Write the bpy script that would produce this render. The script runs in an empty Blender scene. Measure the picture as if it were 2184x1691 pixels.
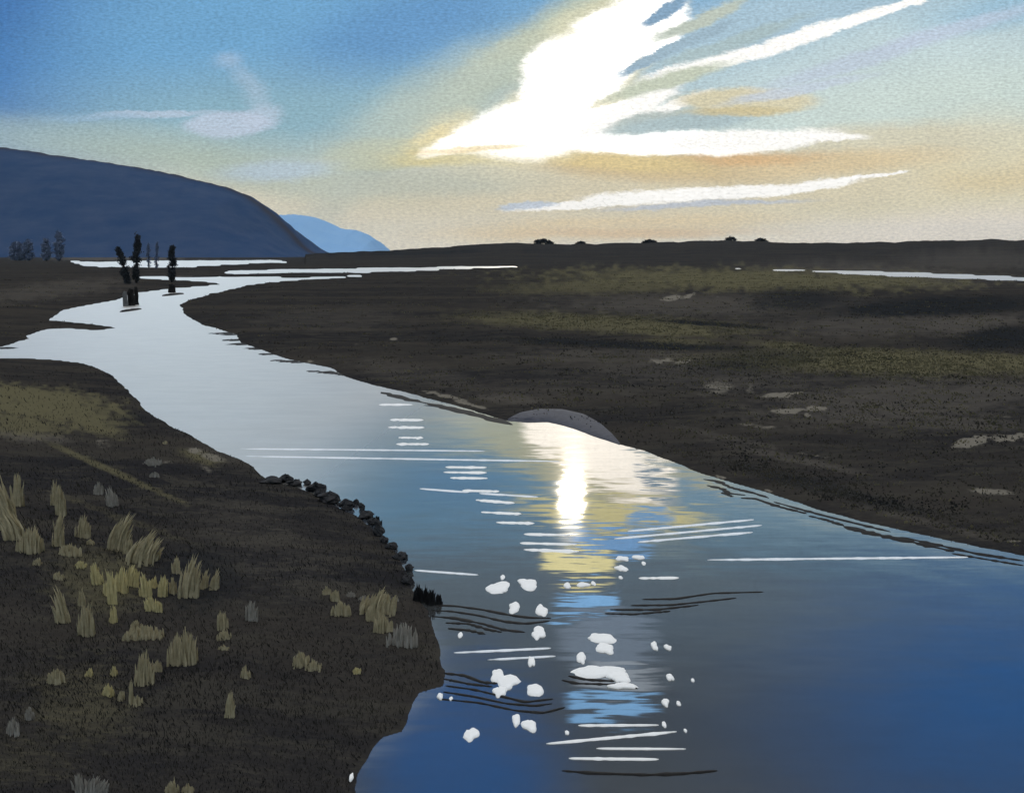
import bpy, math, random
import numpy as np
from mathutils import Vector
random.seed(7)
RNG = np.random.default_rng(11)
C = bpy.context.scene.collection
SC = bpy.context.scene

# ------------------------------------------------------------------ camera
CX, CY, F = 1092.0, 845.5, 2098.0        # layout units of the traced plan
HC = 6.0                                 # eye height above the water
PITCH = math.atan((CY - 543.0) / F)
cp, sp = math.cos(PITCH), math.sin(PITCH)
cam_d = bpy.data.cameras.new("camera")
cam = bpy.data.objects.new("camera", cam_d); C.objects.link(cam)
cam.location = (0, 0, HC)
cam.rotation_euler = (math.pi / 2 - PITCH, 0, 0)
cam_d.sensor_width = 36.0
cam_d.lens = 18.0 * F / CX
cam_d.clip_start = 0.1
cam_d.clip_end = 60000
SC.camera = cam

def ray(px, py):
    x = (px - CX) / F; u = (CY - py) / F
    return np.array([x, cp + u * sp, -sp + u * cp])

def lin(r, g, b):
    def f(c):
        c /= 255.0
        return c / 12.92 if c <= 0.04045 else ((c + 0.055) / 1.055) ** 2.4
    return (f(r), f(g), f(b), 1.0)

# ------------------------------------------------------------------ exposure
SC.view_settings.view_transform = 'Standard'
SC.view_settings.look = 'None'
SC.view_settings.exposure = 0.0
SC.view_settings.gamma = 1.0
SC.render.film_transparent = False

# ------------------------------------------------------------------ sun
SUN_EL = math.radians(14.0)
SUN_AZ = math.atan((1222 - CX) / (F * 0.99))      # to the right of straight ahead (+Y)
sun_d = bpy.data.lights.new("sun", 'SUN')
sun_d.energy = 0.5
sun_d.angle = math.radians(1.3)
sun_d.color = (1.0, 0.93, 0.80)
sun = bpy.data.objects.new("sun", sun_d); C.objects.link(sun)
sdir = Vector((math.sin(SUN_AZ) * math.cos(SUN_EL), math.cos(SUN_AZ) * math.cos(SUN_EL), math.sin(SUN_EL)))
sun.rotation_euler = sdir.to_track_quat('Z', 'Y').to_euler()
sun.location = (0, 0, 50)

# ------------------------------------------------------------------ sky (world)
W = bpy.data.worlds.new("World"); SC.world = W; W.use_nodes = True; W.cycles.sampling_method = 'NONE'
SC.cycles.max_bounces = 5; SC.cycles.glossy_bounces = 3; SC.cycles.diffuse_bounces = 2
nt = W.node_tree; nt.nodes.clear()
def N(t, tree=None, **kw):
    n = (tree or nt).nodes.new(t)
    for k, v in kw.items(): setattr(n, k, v)
    return n
L = nt.links.new
out = N('ShaderNodeOutputWorld'); bg = N('ShaderNodeBackground'); L(bg.outputs[0], out.inputs[0])
tc = N('ShaderNodeTexCoord')
sep = N('ShaderNodeSeparateXYZ'); L(tc.outputs['Generated'], sep.inputs[0])
def M(op, a, b=None, c=None, clamp=False):
    n = N('ShaderNodeMath', operation=op); n.use_clamp = clamp
    for i, v in enumerate((a, b, c)):
        if v is None: continue
        if isinstance(v, (int, float)): n.inputs[i].default_value = v
        else: L(v, n.inputs[i])
    return n.outputs[0]
ymax = M('MAXIMUM', sep.outputs['Y'], 0.12)
uu = M('DIVIDE', sep.outputs['X'], ymax)
vv = M('DIVIDE', sep.outputs['Z'], ymax)
uv0 = N('ShaderNodeCombineXYZ'); L(uu, uv0.inputs[0]); L(vv, uv0.inputs[1])
def mapv(src, scale):
    m = N('ShaderNodeVectorMath', operation='MULTIPLY'); L(src, m.inputs[0]); m.inputs[1].default_value = scale
    return m.outputs[0]
def noise(src, scale, detail, rough=0.5):
    n = N('ShaderNodeTexNoise'); n.inputs['Scale'].default_value = scale
    n.inputs['Detail'].default_value = detail; n.inputs['Roughness'].default_value = rough
    L(src, n.inputs['Vector']); return n
def warp(src, aniso, scale, detail, amp, rough=0.6):
    n = noise(mapv(src, aniso), scale, detail, rough)
    s = N('ShaderNodeVectorMath', operation='SUBTRACT'); L(n.outputs['Color'], s.inputs[0]); s.inputs[1].default_value = (.5, .5, .5)
    m = N('ShaderNodeVectorMath', operation='MULTIPLY'); L(s.outputs[0], m.inputs[0]); m.inputs[1].default_value = amp
    a = N('ShaderNodeVectorMath', operation='ADD'); L(src, a.inputs[0]); L(m.outputs[0], a.inputs[1])
    return a.outputs[0]
uvw = warp(uv0.outputs[0], (1, 1.8, 1), 7, 3, (0.035, 0.016, 0))
uvw = warp(uvw, (1, 2.6, 1), 60, 4, (0.022, 0.009, 0), 0.8)

def uvpix(px, py):
    d = ray(px, py); return d[0] / d[1], d[2] / d[1]
def uvrefl(px, py):
    d = ray(px, py); return d[0] / d[1], -d[2] / d[1]

# vertical gradient on sin(elevation)
ramp = N('ShaderNodeValToRGB'); ramp.color_ramp.interpolation = 'EASE'
mr = N('ShaderNodeMapRange'); mr.inputs['From Min'].default_value = 0; mr.inputs['From Max'].default_value = 1
L(sep.outputs['Z'], mr.inputs['Value']); L(mr.outputs[0], ramp.inputs[0])
def sinel(py):
    d = ray(CX, py); return d[2] / math.sqrt(d[1] ** 2 + d[2] ** 2)
stops = [(0.0, lin(232, 222, 198)), (sinel(480), lin(226, 217, 192)), (sinel(430), lin(216, 208, 184)), (sinel(360), lin(196, 202, 190)),
         (sinel(270), lin(156, 184, 190)), (sinel(120), lin(128, 172, 200)), (sinel(0), lin(112, 164, 204)),
         (0.33, lin(106, 130, 152)), (0.45, lin(82, 98, 118)), (0.58, lin(120, 130, 142)), (0.75, (1.1, 1.13, 1.17, 1)), (1.0, (1.3, 1.34, 1.38, 1))]  # zenith out of view, made extra bright to whiten the glitter pieces
cr = ramp.color_ramp
while len(cr.elements) > 1: cr.elements.remove(cr.elements[-1])
cr.elements[0].position = 0; cr.elements[0].color = stops[0][1]
for p, c in stops[1:]:
    e = cr.elements.new(p); e.color = c
col = ramp.outputs[0]

def blob(px, py, rx, ry, ang, soft, rgb, alpha=1.0, gain=1.0, refl=False, src=None):
    """one brush-like cloud patch, given by its bearing, height and spread in the sky"""
    global col
    fn = uvrefl if refl else uvpix
    u, v = fn(px, py)
    u1, v1 = fn(px + 10, py); u2, v2 = fn(px, py + 10)
    su = abs(u1 - u) / 10; sv = abs(v2 - v) / 10
    m = N('ShaderNodeMapping', vector_type='TEXTURE')
    m.inputs['Location'].default_value = (u, v, 0)
    m.inputs['Rotation'].default_value = (0, 0, math.radians(-ang if refl else ang))
    m.inputs['Scale'].default_value = (rx * su, ry * sv, 1)
    dep = N('ShaderNodeVectorMath', operation='MULTIPLY_ADD')     # keeps the patches evaluated one after the other
    L(col, dep.inputs[0]); dep.inputs[1].default_value = (1e-7, 1e-7, 1e-7); L(src or uvw, dep.inputs[2])
    L(dep.outputs[0], m.inputs['Vector'])
    ln = N('ShaderNodeVectorMath', operation='LENGTH'); L(m.outputs[0], ln.inputs[0])
    r = N('ShaderNodeMapRange', interpolation_type='SMOOTHSTEP')
    r.inputs['From Min'].default_value = 1.0 + soft * .5; r.inputs['From Max'].default_value = max(0.0, 1.0 - soft * .5 if soft < 1.9 else 0.02)
    r.inputs['To Min'].default_value = 0; r.inputs['To Max'].default_value = alpha
    L(ln.outputs['Value'], r.inputs['Value'])
    mx = N('ShaderNodeMix', data_type='RGBA')
    L(r.outputs[0], mx.inputs['Factor']); L(col, mx.inputs['A'])
    c = lin(*rgb); mx.inputs['B'].default_value = (c[0] * gain, c[1] * gain, c[2] * gain, 1)
    col = mx.outputs['Result']

BL = (62, 118, 182); SKYB = (108, 158, 198); PALE = (178, 200, 200); CREAM = (214, 198, 158); TAN = (208, 180, 128)
GOLD = (226, 198, 140); ORA = (214, 176, 126); WH = (255, 253, 248); LAV = (192, 204, 222); GRN = (178, 192, 176); LEM = (222, 216, 180)
# broad washes
blob(-60, 150, 330, 190, 0, 1.8, (38, 98, 170), .95)
blob(-80, 30, 260, 90, 0, 1.6, (40, 98, 168), .6)
blob(480, 80, 420, 140, 8, 1.6, (108, 164, 206), .9)
blob(860, 60, 230, 80, 20, 1.4, (92, 146, 196), .8)
blob(600, 250, 420, 90, 0, 1.7, (136, 176, 192), .8)
blob(250, 300, 420, 40, -4, 1.4, (168, 188, 184), .7)
blob(560, 370, 330, 36, -8, 1.5, (176, 188, 170), .7)
blob(1960, 150, 620, 200, 10, 1.6, (198, 216, 218), .95)
blob(2050, 230, 480, 90, 6, 1.5, (206, 220, 212), .95)
blob(1700, 30, 420, 60, 16, 1.3, (168, 196, 212), .9)
blob(2184, 10, 200, 40, 10, 1.4, (146, 188, 214), .7)
blob(1000, 200, 380, 42, 38, 1.4, (168, 186, 182), .9)
blob(1150, 90, 330, 40, 34, 1.2, (186, 196, 176), .8)
blob(1240, 40, 260, 26, 24, 1.0, (200, 204, 178), .8)
blob(1960, 400, 520, 90, 4, 1.2, (228, 218, 184), .9)
blob(1400, 400, 600, 70, 2, 1.4, (216, 204, 172), .85)
blob(2150, 350, 170, 60, 6, .7, (222, 204, 160), .8)
blob(2050, 495, 420, 44, 3, 1.3, (240, 228, 208), .95)
blob(2100, 300, 160, 60, 4, 1.4, (218, 218, 196), .7)
blob(1300, 485, 330, 24, 2, 1.0, (232, 208, 160), .8)
blob(1360, 497, 240, 10, 0, 1.4, (220, 186, 138), .6)
blob(1900, 300, 260, 34, 3, 1.0, (216, 208, 180), .8)
blob(1700, 352, 330, 24, 3, 1.3, (222, 198, 152), .8)
blob(1530, 345, 190, 15, 3, 1.3, (216, 176, 122), .85)
blob(1350, 360, 260, 24, -4, 1.2, (206, 184, 140), .9)
# gold under-edge of the big cloud
blob(860, 325, 150, 34, 3, .8, (204, 198, 152), .9)
blob(760, 352, 90, 16, -3, .7, (196, 196, 164), .8)
blob(1010, 330, 200, 26, 2, .8, (214, 202, 150), .9)
blob(945, 268, 70, 30, 20, .9, (236, 224, 180), .9)
blob(900, 230, 260, 60, 30, 1.5, (186, 198, 186), .8)
blob(1230, 330, 260, 26, -7, .7, (222, 200, 142), .9)
blob(860, 395, 260, 26, 0, 1.2, (184, 190, 176), .7)
# the big white cloud, a union of patches; bright, it veils the sun
G = 1.65
for a in ((1170, 262, 210, 74, 16), (1230, 170, 200, 100, 50), (1330, 90, 170, 70, 46)):
    blob(*a, .8, (234, 226, 190), .75)
for a in ((1190, 268, 170, 56, 14), (1010, 292, 110, 22, 18), (1080, 270, 130, 40, 16), (1230, 180, 170, 80, 52), (1290, 118, 150, 66, 52),
          (1350, 70, 120, 50, 34), (1330, 36, 90, 26, 8), (1410, 62, 70, 44, 46), (1300, 296, 160, 30, -4), (1440, 306, 180, 26, -2), (1170, 150, 70, 50, 50)):
    blob(*a[:4], a[4], .55, WH, 1, G)
for a in ((1600, 296, 190, 20, 2), (1740, 294, 110, 8, 0), (1560, 310, 160, 14, 2),
          (1330, 240, 130, 22, 26), (1430, 225, 90, 10, 22), (1460, 145, 120, 14, 20), (1600, 110, 140, 14, 17),
          (1720, 76, 120, 15, 19), (1830, 40, 100, 12, 18), (1920, 10, 80, 11, 20),
          (1260, 432, 170, 9, 5), (1440, 418, 190, 14, 2), (1580, 410, 160, 14, 4), (1720, 398, 120, 11, 7), (1830, 380, 60, 4, 8), (1900, 374, 40, 3, 8)):
    blob(*a[:4], a[4], .55, WH, .95, 1.1)
blob(925, 290, 56, 16, 22, 1.3, (240, 224, 172), .6); blob(1010, 318, 120, 8, 4, .9, (232, 206, 140), .7)
# blue gaps, lilac veils
blob(1400, 120, 90, 11, 27, .5, (150, 178, 198)); blob(1460, 92, 120, 12, 24, .5, (156, 182, 198)); blob(1420, 22, 60, 14, 30, .5, (130, 164, 192))
blob(1500, 40, 120, 14, 22, .8, (188, 198, 186)); blob(1560, 90, 160, 14, 18, .8, (170, 192, 196))
blob(1370, 262, 80, 20, 10, .6, (182, 194, 190)); blob(1460, 262, 150, 18, 6, .8, (174, 194, 198)); blob(1300, 212, 50, 10, 20, .8, LEM, .8)
blob(1420, 172, 140, 16, 16, .8, (196, 204, 184)); blob(1590, 214, 150, 28, 0, .5, (216, 208, 176)); blob(1570, 236, 120, 10, 2, .8, (206, 190, 142), .7)
blob(1700, 190, 150, 10, 10, .9, (196, 208, 222), .8); blob(1830, 130, 190, 18, 15, 1, LAV, .7); blob(2040, 60, 170, 16, 16, 1, LAV, .7)
blob(1120, 438, 70, 8, 4, .6, (190, 202, 216), .9); blob(1500, 436, 200, 6, 2, .9, (186, 196, 212), .8)
blob(495, 268, 88, 27, 4, .5, LAV, .8); blob(560, 250, 42, 26, 20, .9, LAV, .6); blob(330, 246, 130, 8, 2, .8, LAV, .65); blob(200, 252, 110, 8, 0, 1, (150, 182, 206), .6)
blob(545, 205, 24, 22, -30, 1.8, LAV, .30); blob(515, 168, 30, 18, -40, 1.9, LAV, .32); blob(482, 128, 26, 14, 10, 1.8, LAV, .36)
blob(590, 365, 110, 20, 3, 1.2, (182, 200, 214), .8)
# unseen cloud patches added above the view to colour and brighten the river
R = dict(refl=True)
blob(330, 1430, 470, 230, 0, .9, (196, 216, 236), .95, 3.0, **R)
blob(1310, 1098, 210, 26, -4, .6, (206, 202, 150), .95, 1.5, **R)
blob(1385, 1108, 58, 18, 0, .35, (110, 164, 220), .95, 1.5, **R)
blob(1300, 1152, 85, 22, -6, .35, (108, 160, 218), .95, 1.8, **R)
blob(1230, 1200, 80, 30, -2, .3, (206, 202, 150), .95, 2.4, **R)
blob(1300, 1370, 108, 52, 0, .6, (150, 174, 204), .9, 1.1, **R)
blob(1250, 1288, 74, 24, 6, .3, (116, 170, 224), .95, 2.5, **R)
blob(1330, 1440, 86, 20, 0, .7, (180, 196, 216), .7, 1.8, **R)
blob(1305, 1507, 98, 26, 0, .3, (116, 170, 224), .95, 2.9, **R)
blob(2200, 1560, 480, 290, 0, 1.6, (0, 92, 170), .9, 1.5, **R)
blob(980, 1700, 200, 230, 0, 1.3, (0, 88, 165), .95, 1.9, **R)

# paper-like grain and soft mottling across the sky
g1 = noise(mapv(uv0.outputs[0], (0.40, 1, 1)), 560, 2, 0.7)
g2 = noise(mapv(uv0.outputs[0], (0.5, 1, 1)), 26, 4, 0.6)
gm = M('ADD', M('MULTIPLY', g1.outputs['Fac'], 1.0), M('MULTIPLY', g2.outputs['Fac'], 0.22))
gm = M('ADD', gm, 0.41)
mul = N('ShaderNodeVectorMath', operation='SCALE'); L(col, mul.inputs[0]); L(gm, mul.inputs['Scale'])
nis = N('ShaderNodeTexSky', sky_type='NISHITA'); nis.sun_disc = False
nis.sun_elevation = SUN_EL; nis.sun_rotation = SUN_AZ
nm = N('ShaderNodeVectorMath', operation='SCALE'); L(nis.outputs[0], nm.inputs[0]); nm.inputs['Scale'].default_value = 0.03
mixn = N('ShaderNodeMix', data_type='RGBA'); mixn.inputs['Factor'].default_value = 0.03
L(mul.outputs[0], mixn.inputs['A']); L(nm.outputs[0], mixn.inputs['B'])
L(mixn.outputs['Result'], bg.inputs['Color']); bg.inputs['Strength'].default_value = 1.0

# ------------------------------------------------------------------ helpers
def tag(o, label=None, cat=None, group=None, kind=None):
    if label: o['label'] = label
    if cat: o['category'] = cat
    if group: o['group'] = group
    if kind: o['kind'] = kind
    return o

def mesh_obj(name, verts, faces, mat, parent=None, smooth=False):
    me = bpy.data.meshes.new(name)
    me.from_pydata([tuple(map(float, v)) for v in verts], [], faces); me.update()
    if smooth: me.polygons.foreach_set('use_smooth', [True] * len(me.polygons))
    o = bpy.data.objects.new(name, me); C.objects.link(o)
    if mat: me.materials.append(mat)
    if parent: o.parent = parent
    return o

def empty(name, loc):
    o = bpy.data.objects.new(name, None); C.objects.link(o); o.location = loc
    return o

def hashn(ix, iy, s):
    n = (ix.astype(np.int64) * 374761393 + iy.astype(np.int64) * 668265263 + s * 982451653) & 0x7fffffff
    n = ((n ^ (n >> 13)) * 1274126177) & 0x7fffffff
    n = n ^ (n >> 16)
    return (n & 0xffff) / 65535.0
def vnoise(x, y, s=0):
    ix = np.floor(x); iy = np.floor(y); fx = x - ix; fy = y - iy
    fx = fx * fx * (3 - 2 * fx); fy = fy * fy * (3 - 2 * fy)
    a = hashn(ix, iy, s); b = hashn(ix + 1, iy, s); c = hashn(ix, iy + 1, s); d = hashn(ix + 1, iy + 1, s)
    return (a + (b - a) * fx) * (1 - fy) + (c + (d - c) * fx) * fy - .5
def fbm(x, y, o=4, s=0):
    r = 0; a = 1
    for i in range(o):
        r = r + a * vnoise(x * 2 ** i, y * 2 ** i, s + i); a *= .5
    return r

def ground0(px, py, z=0.0):
    d = ray(px, py); t = (z - HC) / d[2]
    return d[0] * t, d[1] * t

# ------------------------------------------------------------------ plan of the river
river_px = [(-420, 753), (-200, 748), (0, 742), (20, 737), (44, 728), (69, 723), (59, 717), (95, 703), (150, 701), (206, 705), (248, 699),
            (203, 693), (149, 687), (105, 683), (115, 673), (135, 663), (182, 652), (237, 642), (294, 625), (372, 615), (419, 612), (466, 607),
            (440, 600), (360, 597), (296, 594), (296, 589), (360, 591), (423, 592), (470, 590), (520, 592), (560, 591), (625, 593), (713, 590.5), (795, 586.5),
            (713, 594), (642, 597), (574, 602), (527, 609), (487, 619), (449, 627), (405, 639), (382, 651),
            (388, 664), (409, 680), (436, 695), (473, 705), (503, 714), (514, 731), (541, 740), (574, 751), (608, 764), (659, 776), (706, 784),
            (738, 804), (798, 822), (860, 836), (920, 852), (980, 868), (1040, 885), (1077, 896), (1121, 900), (1168, 899), (1229, 917), (1270, 932),
            (1317, 946), (1378, 963), (1439, 987), (1493, 1011), (1560, 1028), (1640, 1052), (1750, 1088), (1860, 1116), (1970, 1140), (2080, 1166), (2184, 1184), (2400, 1240), (2800, 1330)]
bank_px = [(740, 1760), (760, 1691), (775, 1650), (800, 1600), (818, 1572), (858, 1560), (876, 1500), (890, 1478), (936, 1462), (945, 1430), (935, 1400),
           (928, 1340), (918, 1300), (903, 1285), (885, 1262), (868, 1235), (858, 1205), (842, 1180), (815, 1155), (790, 1128), (760, 1104), (725, 1084),
           (690, 1066), (650, 1048), (610, 1032), (570, 1018), (540, 998), (510, 978), (460, 958), (410, 932), (365, 908), (330, 888), (300, 860), (260, 822),
           (228, 794), (182, 775), (120, 767), (60, 764), (0, 765), (-200, 776), (-420, 790)]
riv = [ground0(*p) for p in river_px] + [(60, -60), (6, -60), (1.2, 3)] + [ground0(*p) for p in bank_px]
chA = [(145, 556), (176, 558), (287, 557), (372, 557), (473, 555.5), (575, 554), (627, 559), (575, 560.5), (473, 565), (372, 571), (287, 570), (230, 570), (176, 567)]
chD = [(470, 581), (500, 577), (646, 575), (747, 573), (862, 571), (950, 569.5), (1051, 568), (1139, 569), (1051, 571), (950, 574), (862, 579), (747, 582), (646, 582), (500, 585)]
chE = [(1556, 572.5), (1770, 577.5), (1800, 577.5), (2007, 584), (2184, 592), (2500, 606), (2500, 613), (2184, 598.5), (2007, 593), (1800, 585.5), (1770, 580.5), (1640, 576)]
POLYS = [np.array(riv)] + [np.array([ground0(*p) for p in q]) for q in (chA, chD, chE)]

def poly_sd(X, Y, P):
    """signed distance, positive inside"""
    D = np.full(X.shape, 1e18); ins = np.zeros(X.shape, bool)
    n = len(P)
    for i in range(n):
        ax, ay = P[i]; bx, by = P[(i + 1) % n]
        ex, ey = bx - ax, by - ay
        wx = X - ax; wy = Y - ay
        t = np.clip((wx * ex + wy * ey) / (ex * ex + ey * ey + 1e-12), 0, 1)
        D = np.minimum(D, (wx - ex * t) ** 2 + (wy - ey * t) ** 2)
        if ay != by:
            c = ((ay > Y) != (by > Y)) & (X < (bx - ax) * (Y - ay) / (by - ay) + ax)
            ins ^= c
    D = np.sqrt(D)
    return np.where(ins, D, -D)

bankP = np.array([(1.2, 3)] + [ground0(*p) for p in bank_px] + [(-400, 40), (-400, -80), (6, -60)])
farbankP = np.array([ground0(*p) for p in [(-1200, 900), (-420, 770), (0, 752), (248, 720), (330, 650), (470, 618), (480, 606), (720, 588), (640, 586), (470, 586)]] + [(-400, 900), (-2600, 900)])

def water_sd(X, Y):
    r = np.hypot(X, Y)
    # ragged shoreline, in proportion to the distance
    k = np.clip(r, 8, 400)
    jag = fbm(X * 1.1, Y * .9, 4, 3) * 0.13 + fbm(X / 6, Y / 9, 3, 9) * 0.007 * k * np.clip(r / 120, 0.12, 1)
    s = np.max([poly_sd(X, Y, P) for P in POLYS], axis=0)
    return s + np.where(np.abs(s) < 60, jag, 0)

ridge_px = [(-2000, 543), (640, 542), (700, 540), (830, 535), (940, 529), (1030, 522), (1110, 520), (1200, 522), (1300, 521), (1400, 519), (1500, 516), (1600, 517), (1700, 521), (1900, 520), (2100, 516), (2184, 518), (2600, 516), (5000, 520)]
ru = [ (p[0] - CX) / F for p in ridge_px]
def height(X, Y):
    s = -water_sd(X, Y)
    r = np.hypot(X, Y)
    near = poly_sd(X, Y, bankP) > -0.4
    front = Y > 1
    d = np.maximum(s, 0)
    hn = 0.85 * (1 - np.exp(-0.10 * d)) + (fbm(X * 1.3, Y * 1.3, 4, 21) * 0.10 + fbm(X / 5, Y / 5, 3, 5) * 0.18) * np.clip(d / 2.0, 0, 1)
    hf = 0.10 * (1 - np.exp(-d / 0.5)) + 0.35 * (1 - np.exp(-d / 25)) + (fbm(X * .8, Y * .8, 3, 31) * 0.05 + fbm(X / 9, Y / 12, 4, 8) * 0.35) * np.clip(d / 6.0, 0, 1)
    h = np.maximum(np.where(near, hn, hf), .04 * np.clip(d * 2, 0, 1))
    u = X / np.maximum(Y, 1.0)
    yr = np.interp(u * 1.0, ru, [p[1] for p in ridge_px])
    Hr = (543 - yr) / F * 1000 + 6.0
    Hr = np.where(yr > 541.5, 0, Hr) + fbm(u * 60, r / 300, 4, 44) * 1.3 * np.clip((543 - yr) / 8, 0, 1)
    t = np.clip((r - 560) / 440, 0, 1); t = t * t * (3 - 2 * t)
    t2 = np.clip((r - 1100) / 700, 0, 1)
    h = h + np.where(front, Hr * t * (1 - t2 * .8), 0) * np.clip(d / 30, 0, 1)
    bed = -0.35 * (1 - np.exp(-np.maximum(-s, 0) / 0.7)) - 0.004
    return np.where(s > 0, h + 0.004, bed), s, near

def hit(px, py, lift=0.0):
    """where the line of sight meets the land"""
    z = 0.3
    for _ in range(12):
        x, y = ground0(px, py, z)
        z = float(max(height(np.array([x]), np.array([y]))[0][0], 0.0))
    return x, y, z

# ------------------------------------------------------------------ materials
def new_mat(name):
    m = bpy.data.materials.new(name); m.use_nodes = True
    t = m.node_tree; b = t.nodes['Principled BSDF']
    return m, t, b
def tn(t, typ, **kw):
    n = t.nodes.new(typ)
    for k, v in kw.items(): setattr(n, k, v)
    return n

def land_mat(name):
    m, t, b = new_mat(name); l = t.links.new
    geo = tn(t, 'ShaderNodeNewGeometry')
    def nz(sc, vec, det=5, ro=.6):
        mp = tn(t, 'ShaderNodeMapping'); mp.inputs['Scale'].default_value = vec; l(geo.outputs['Position'], mp.inputs['Vector'])
        n = tn(t, 'ShaderNodeTexNoise'); n.inputs['Scale'].default_value = sc; n.inputs['Detail'].default_value = det; n.inputs['Roughness'].default_value = ro
        l(mp.outputs[0], n.inputs['Vector']); return n.outputs['Fac']
    def mix(f, a, bcol, fac_scale=None):
        x = tn(t, 'ShaderNodeMix', data_type='RGBA'); l(f, x.inputs['Factor'])
        if isinstance(a, tuple): x.inputs['A'].default_value = a
        else: l(a, x.inputs['A'])
        x.inputs['B'].default_value = bcol
        return x.outputs['Result']
    def mm(op, a, bb):
        x = tn(t, 'ShaderNodeMath', operation=op)
        for i, v in enumerate((a, bb)):
            if isinstance(v, (int, float)): x.inputs[i].default_value = v
            else: l(v, x.inputs[i])
        return x.outputs[0]
    def step(v, lo, hi):
        x = tn(t, 'ShaderNodeMapRange', interpolation_type='SMOOTHSTEP'); x.inputs['From Min'].default_value = lo; x.inputs['From Max'].default_value = hi
        l(v, x.inputs['Value']); return x.outputs[0]
    big = nz(0.12, (.22, 1, 1), 8, .7); mid = nz(1.1, (.35, 1, 1), 13, .82); fine = nz(9, (.5, 1, 1), 5, .75); vfine = nz(45, (.6, 1, 1), 3, .7)
    c = mix(step(big, .42, .62), (0.030, 0.029, 0.031, 1), (0.058, 0.051, 0.044, 1))
    c = mix(mm('MULTIPLY', step(mid, .48, .58), .8), c, (0.066, 0.060, 0.050, 1))
    c = mix(mm('MULTIPLY', step(fine, .52, .66), .4), c, (0.080, 0.072, 0.060, 1))
    def att(nm):
        a = tn(t, 'ShaderNodeAttribute'); a.attribute_name = nm; return a.outputs['Fac']
    grain = mm('ADD', mm('MULTIPLY', fine, .45), mm('MULTIPLY', mid, .55))
    def amask(nm, wd=.22):
        s = mm('ADD', mm('MULTIPLY', att(nm), 1.35), mm('MULTIPLY', mm('SUBTRACT', grain, .5), 1.7))
        return step(s, .42 - wd * .5, .42 + wd * 2)
    c = mix(mm('MULTIPLY', amask('brown', .45), .8), c, (0.140, 0.124, 0.106, 1))
    c = mix(mm('MULTIPLY', amask('olive', .45), .9), c, (0.160, 0.143, 0.082, 1))
    c = mix(amask('dark', .3), c, (0.026, 0.028, 0.031, 1))
    c = mix(mm('MULTIPLY', amask('pale', .12), .95), c, (0.24, 0.215, 0.175, 1))
    sc_ = tn(t, 'ShaderNodeVectorMath', operation='SCALE'); l(c, sc_.inputs[0]); sc_.inputs['Scale'].default_value = 0.76
    l(sc_.outputs[0], b.inputs['Base Color'])
    b.inputs['Roughness'].default_value = 0.95; b.inputs['Specular IOR Level'].default_value = 0.0
    bp = tn(t, 'ShaderNodeBump'); bp.inputs['Strength'].default_value = .6; bp.inputs['Distance'].default_value = .05
    l(mm('ADD', mm('MULTIPLY', fine, 1.0), mm('MULTIPLY', vfine, .35)), bp.inputs['Height']); l(bp.outputs[0], b.inputs['Normal'])
    return m
M_land = land_mat('marsh_soil')

# water
M_water = bpy.data.materials.new('river_water'); M_water.use_nodes = True
t = M_water.node_tree; t.nodes.clear(); l = t.links.new
o_ = tn(t, 'ShaderNodeOutputMaterial'); mxs = tn(t, 'ShaderNodeMixShader'); l(mxs.outputs[0], o_.inputs[0])
dif = tn(t, 'ShaderNodeBsdfDiffuse'); glo = tn(t, 'ShaderNodeBsdfGlossy'); glo.distribution = 'GGX'
geo = tn(t, 'ShaderNodeNewGeometry')
dot = tn(t, 'ShaderNodeVectorMath', operation='DOT_PRODUCT'); l(geo.outputs['Incoming'], dot.inputs[0]); dot.inputs[1].default_value = (0, 0, 1)
def wm(op, a, b=None):
    x = tn(t, 'ShaderNodeMath', operation=op)
    for i, v in enumerate((a, b)):
        if v is None: continue
        if isinstance(v, (int, float)): x.inputs[i].default_value = v
        else: l(v, x.inputs[i])
    return x.outputs[0]
fr = wm('POWER', wm('SUBTRACT', 1.0, wm('ABSOLUTE', dot.outputs['Value'])), 2.2)
fr = wm('ADD', wm('MULTIPLY', fr, 0.93), 0.03)
FR_ = fr
l(fr, mxs.inputs[0]); l(dif.outputs[0], mxs.inputs[1]); l(glo.outputs[0], mxs.inputs[2])
def wnoise(sc, vec, det, ro=.55):
    mp = tn(t, 'ShaderNodeMapping'); mp.inputs['Scale'].default_value = vec; l(geo.outputs['Position'], mp.inputs['Vector'])
    n = tn(t, 'ShaderNodeTexNoise'); n.inputs['Scale'].default_value = sc; n.inputs['Detail'].default_value = det; n.inputs['Roughness'].default_value = ro
    l(mp.outputs[0], n.inputs['Vector']); return n.outputs['Fac']
rip = wnoise(3.2, (.26, 1, 1), 1.6, .5); swell = wnoise(.7, (1, 1, 1), 1.5)
bp = tn(t, 'ShaderNodeBump'); bp.inputs['Strength'].default_value = 1.0; bp.inputs['Distance'].default_value = .0022
l(wm('ADD', rip, wm('MULTIPLY', swell, 4.8)), bp.inputs['Height']); l(bp.outputs[0], glo.inputs['Normal'])
film = wnoise(1.2, (.35, 1, 1), 12, .8)
l(wm('MULTIPLY', FR_, wm('ADD', 0.76, wm('MULTIPLY', film, .46))), mxs.inputs[0])
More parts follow.
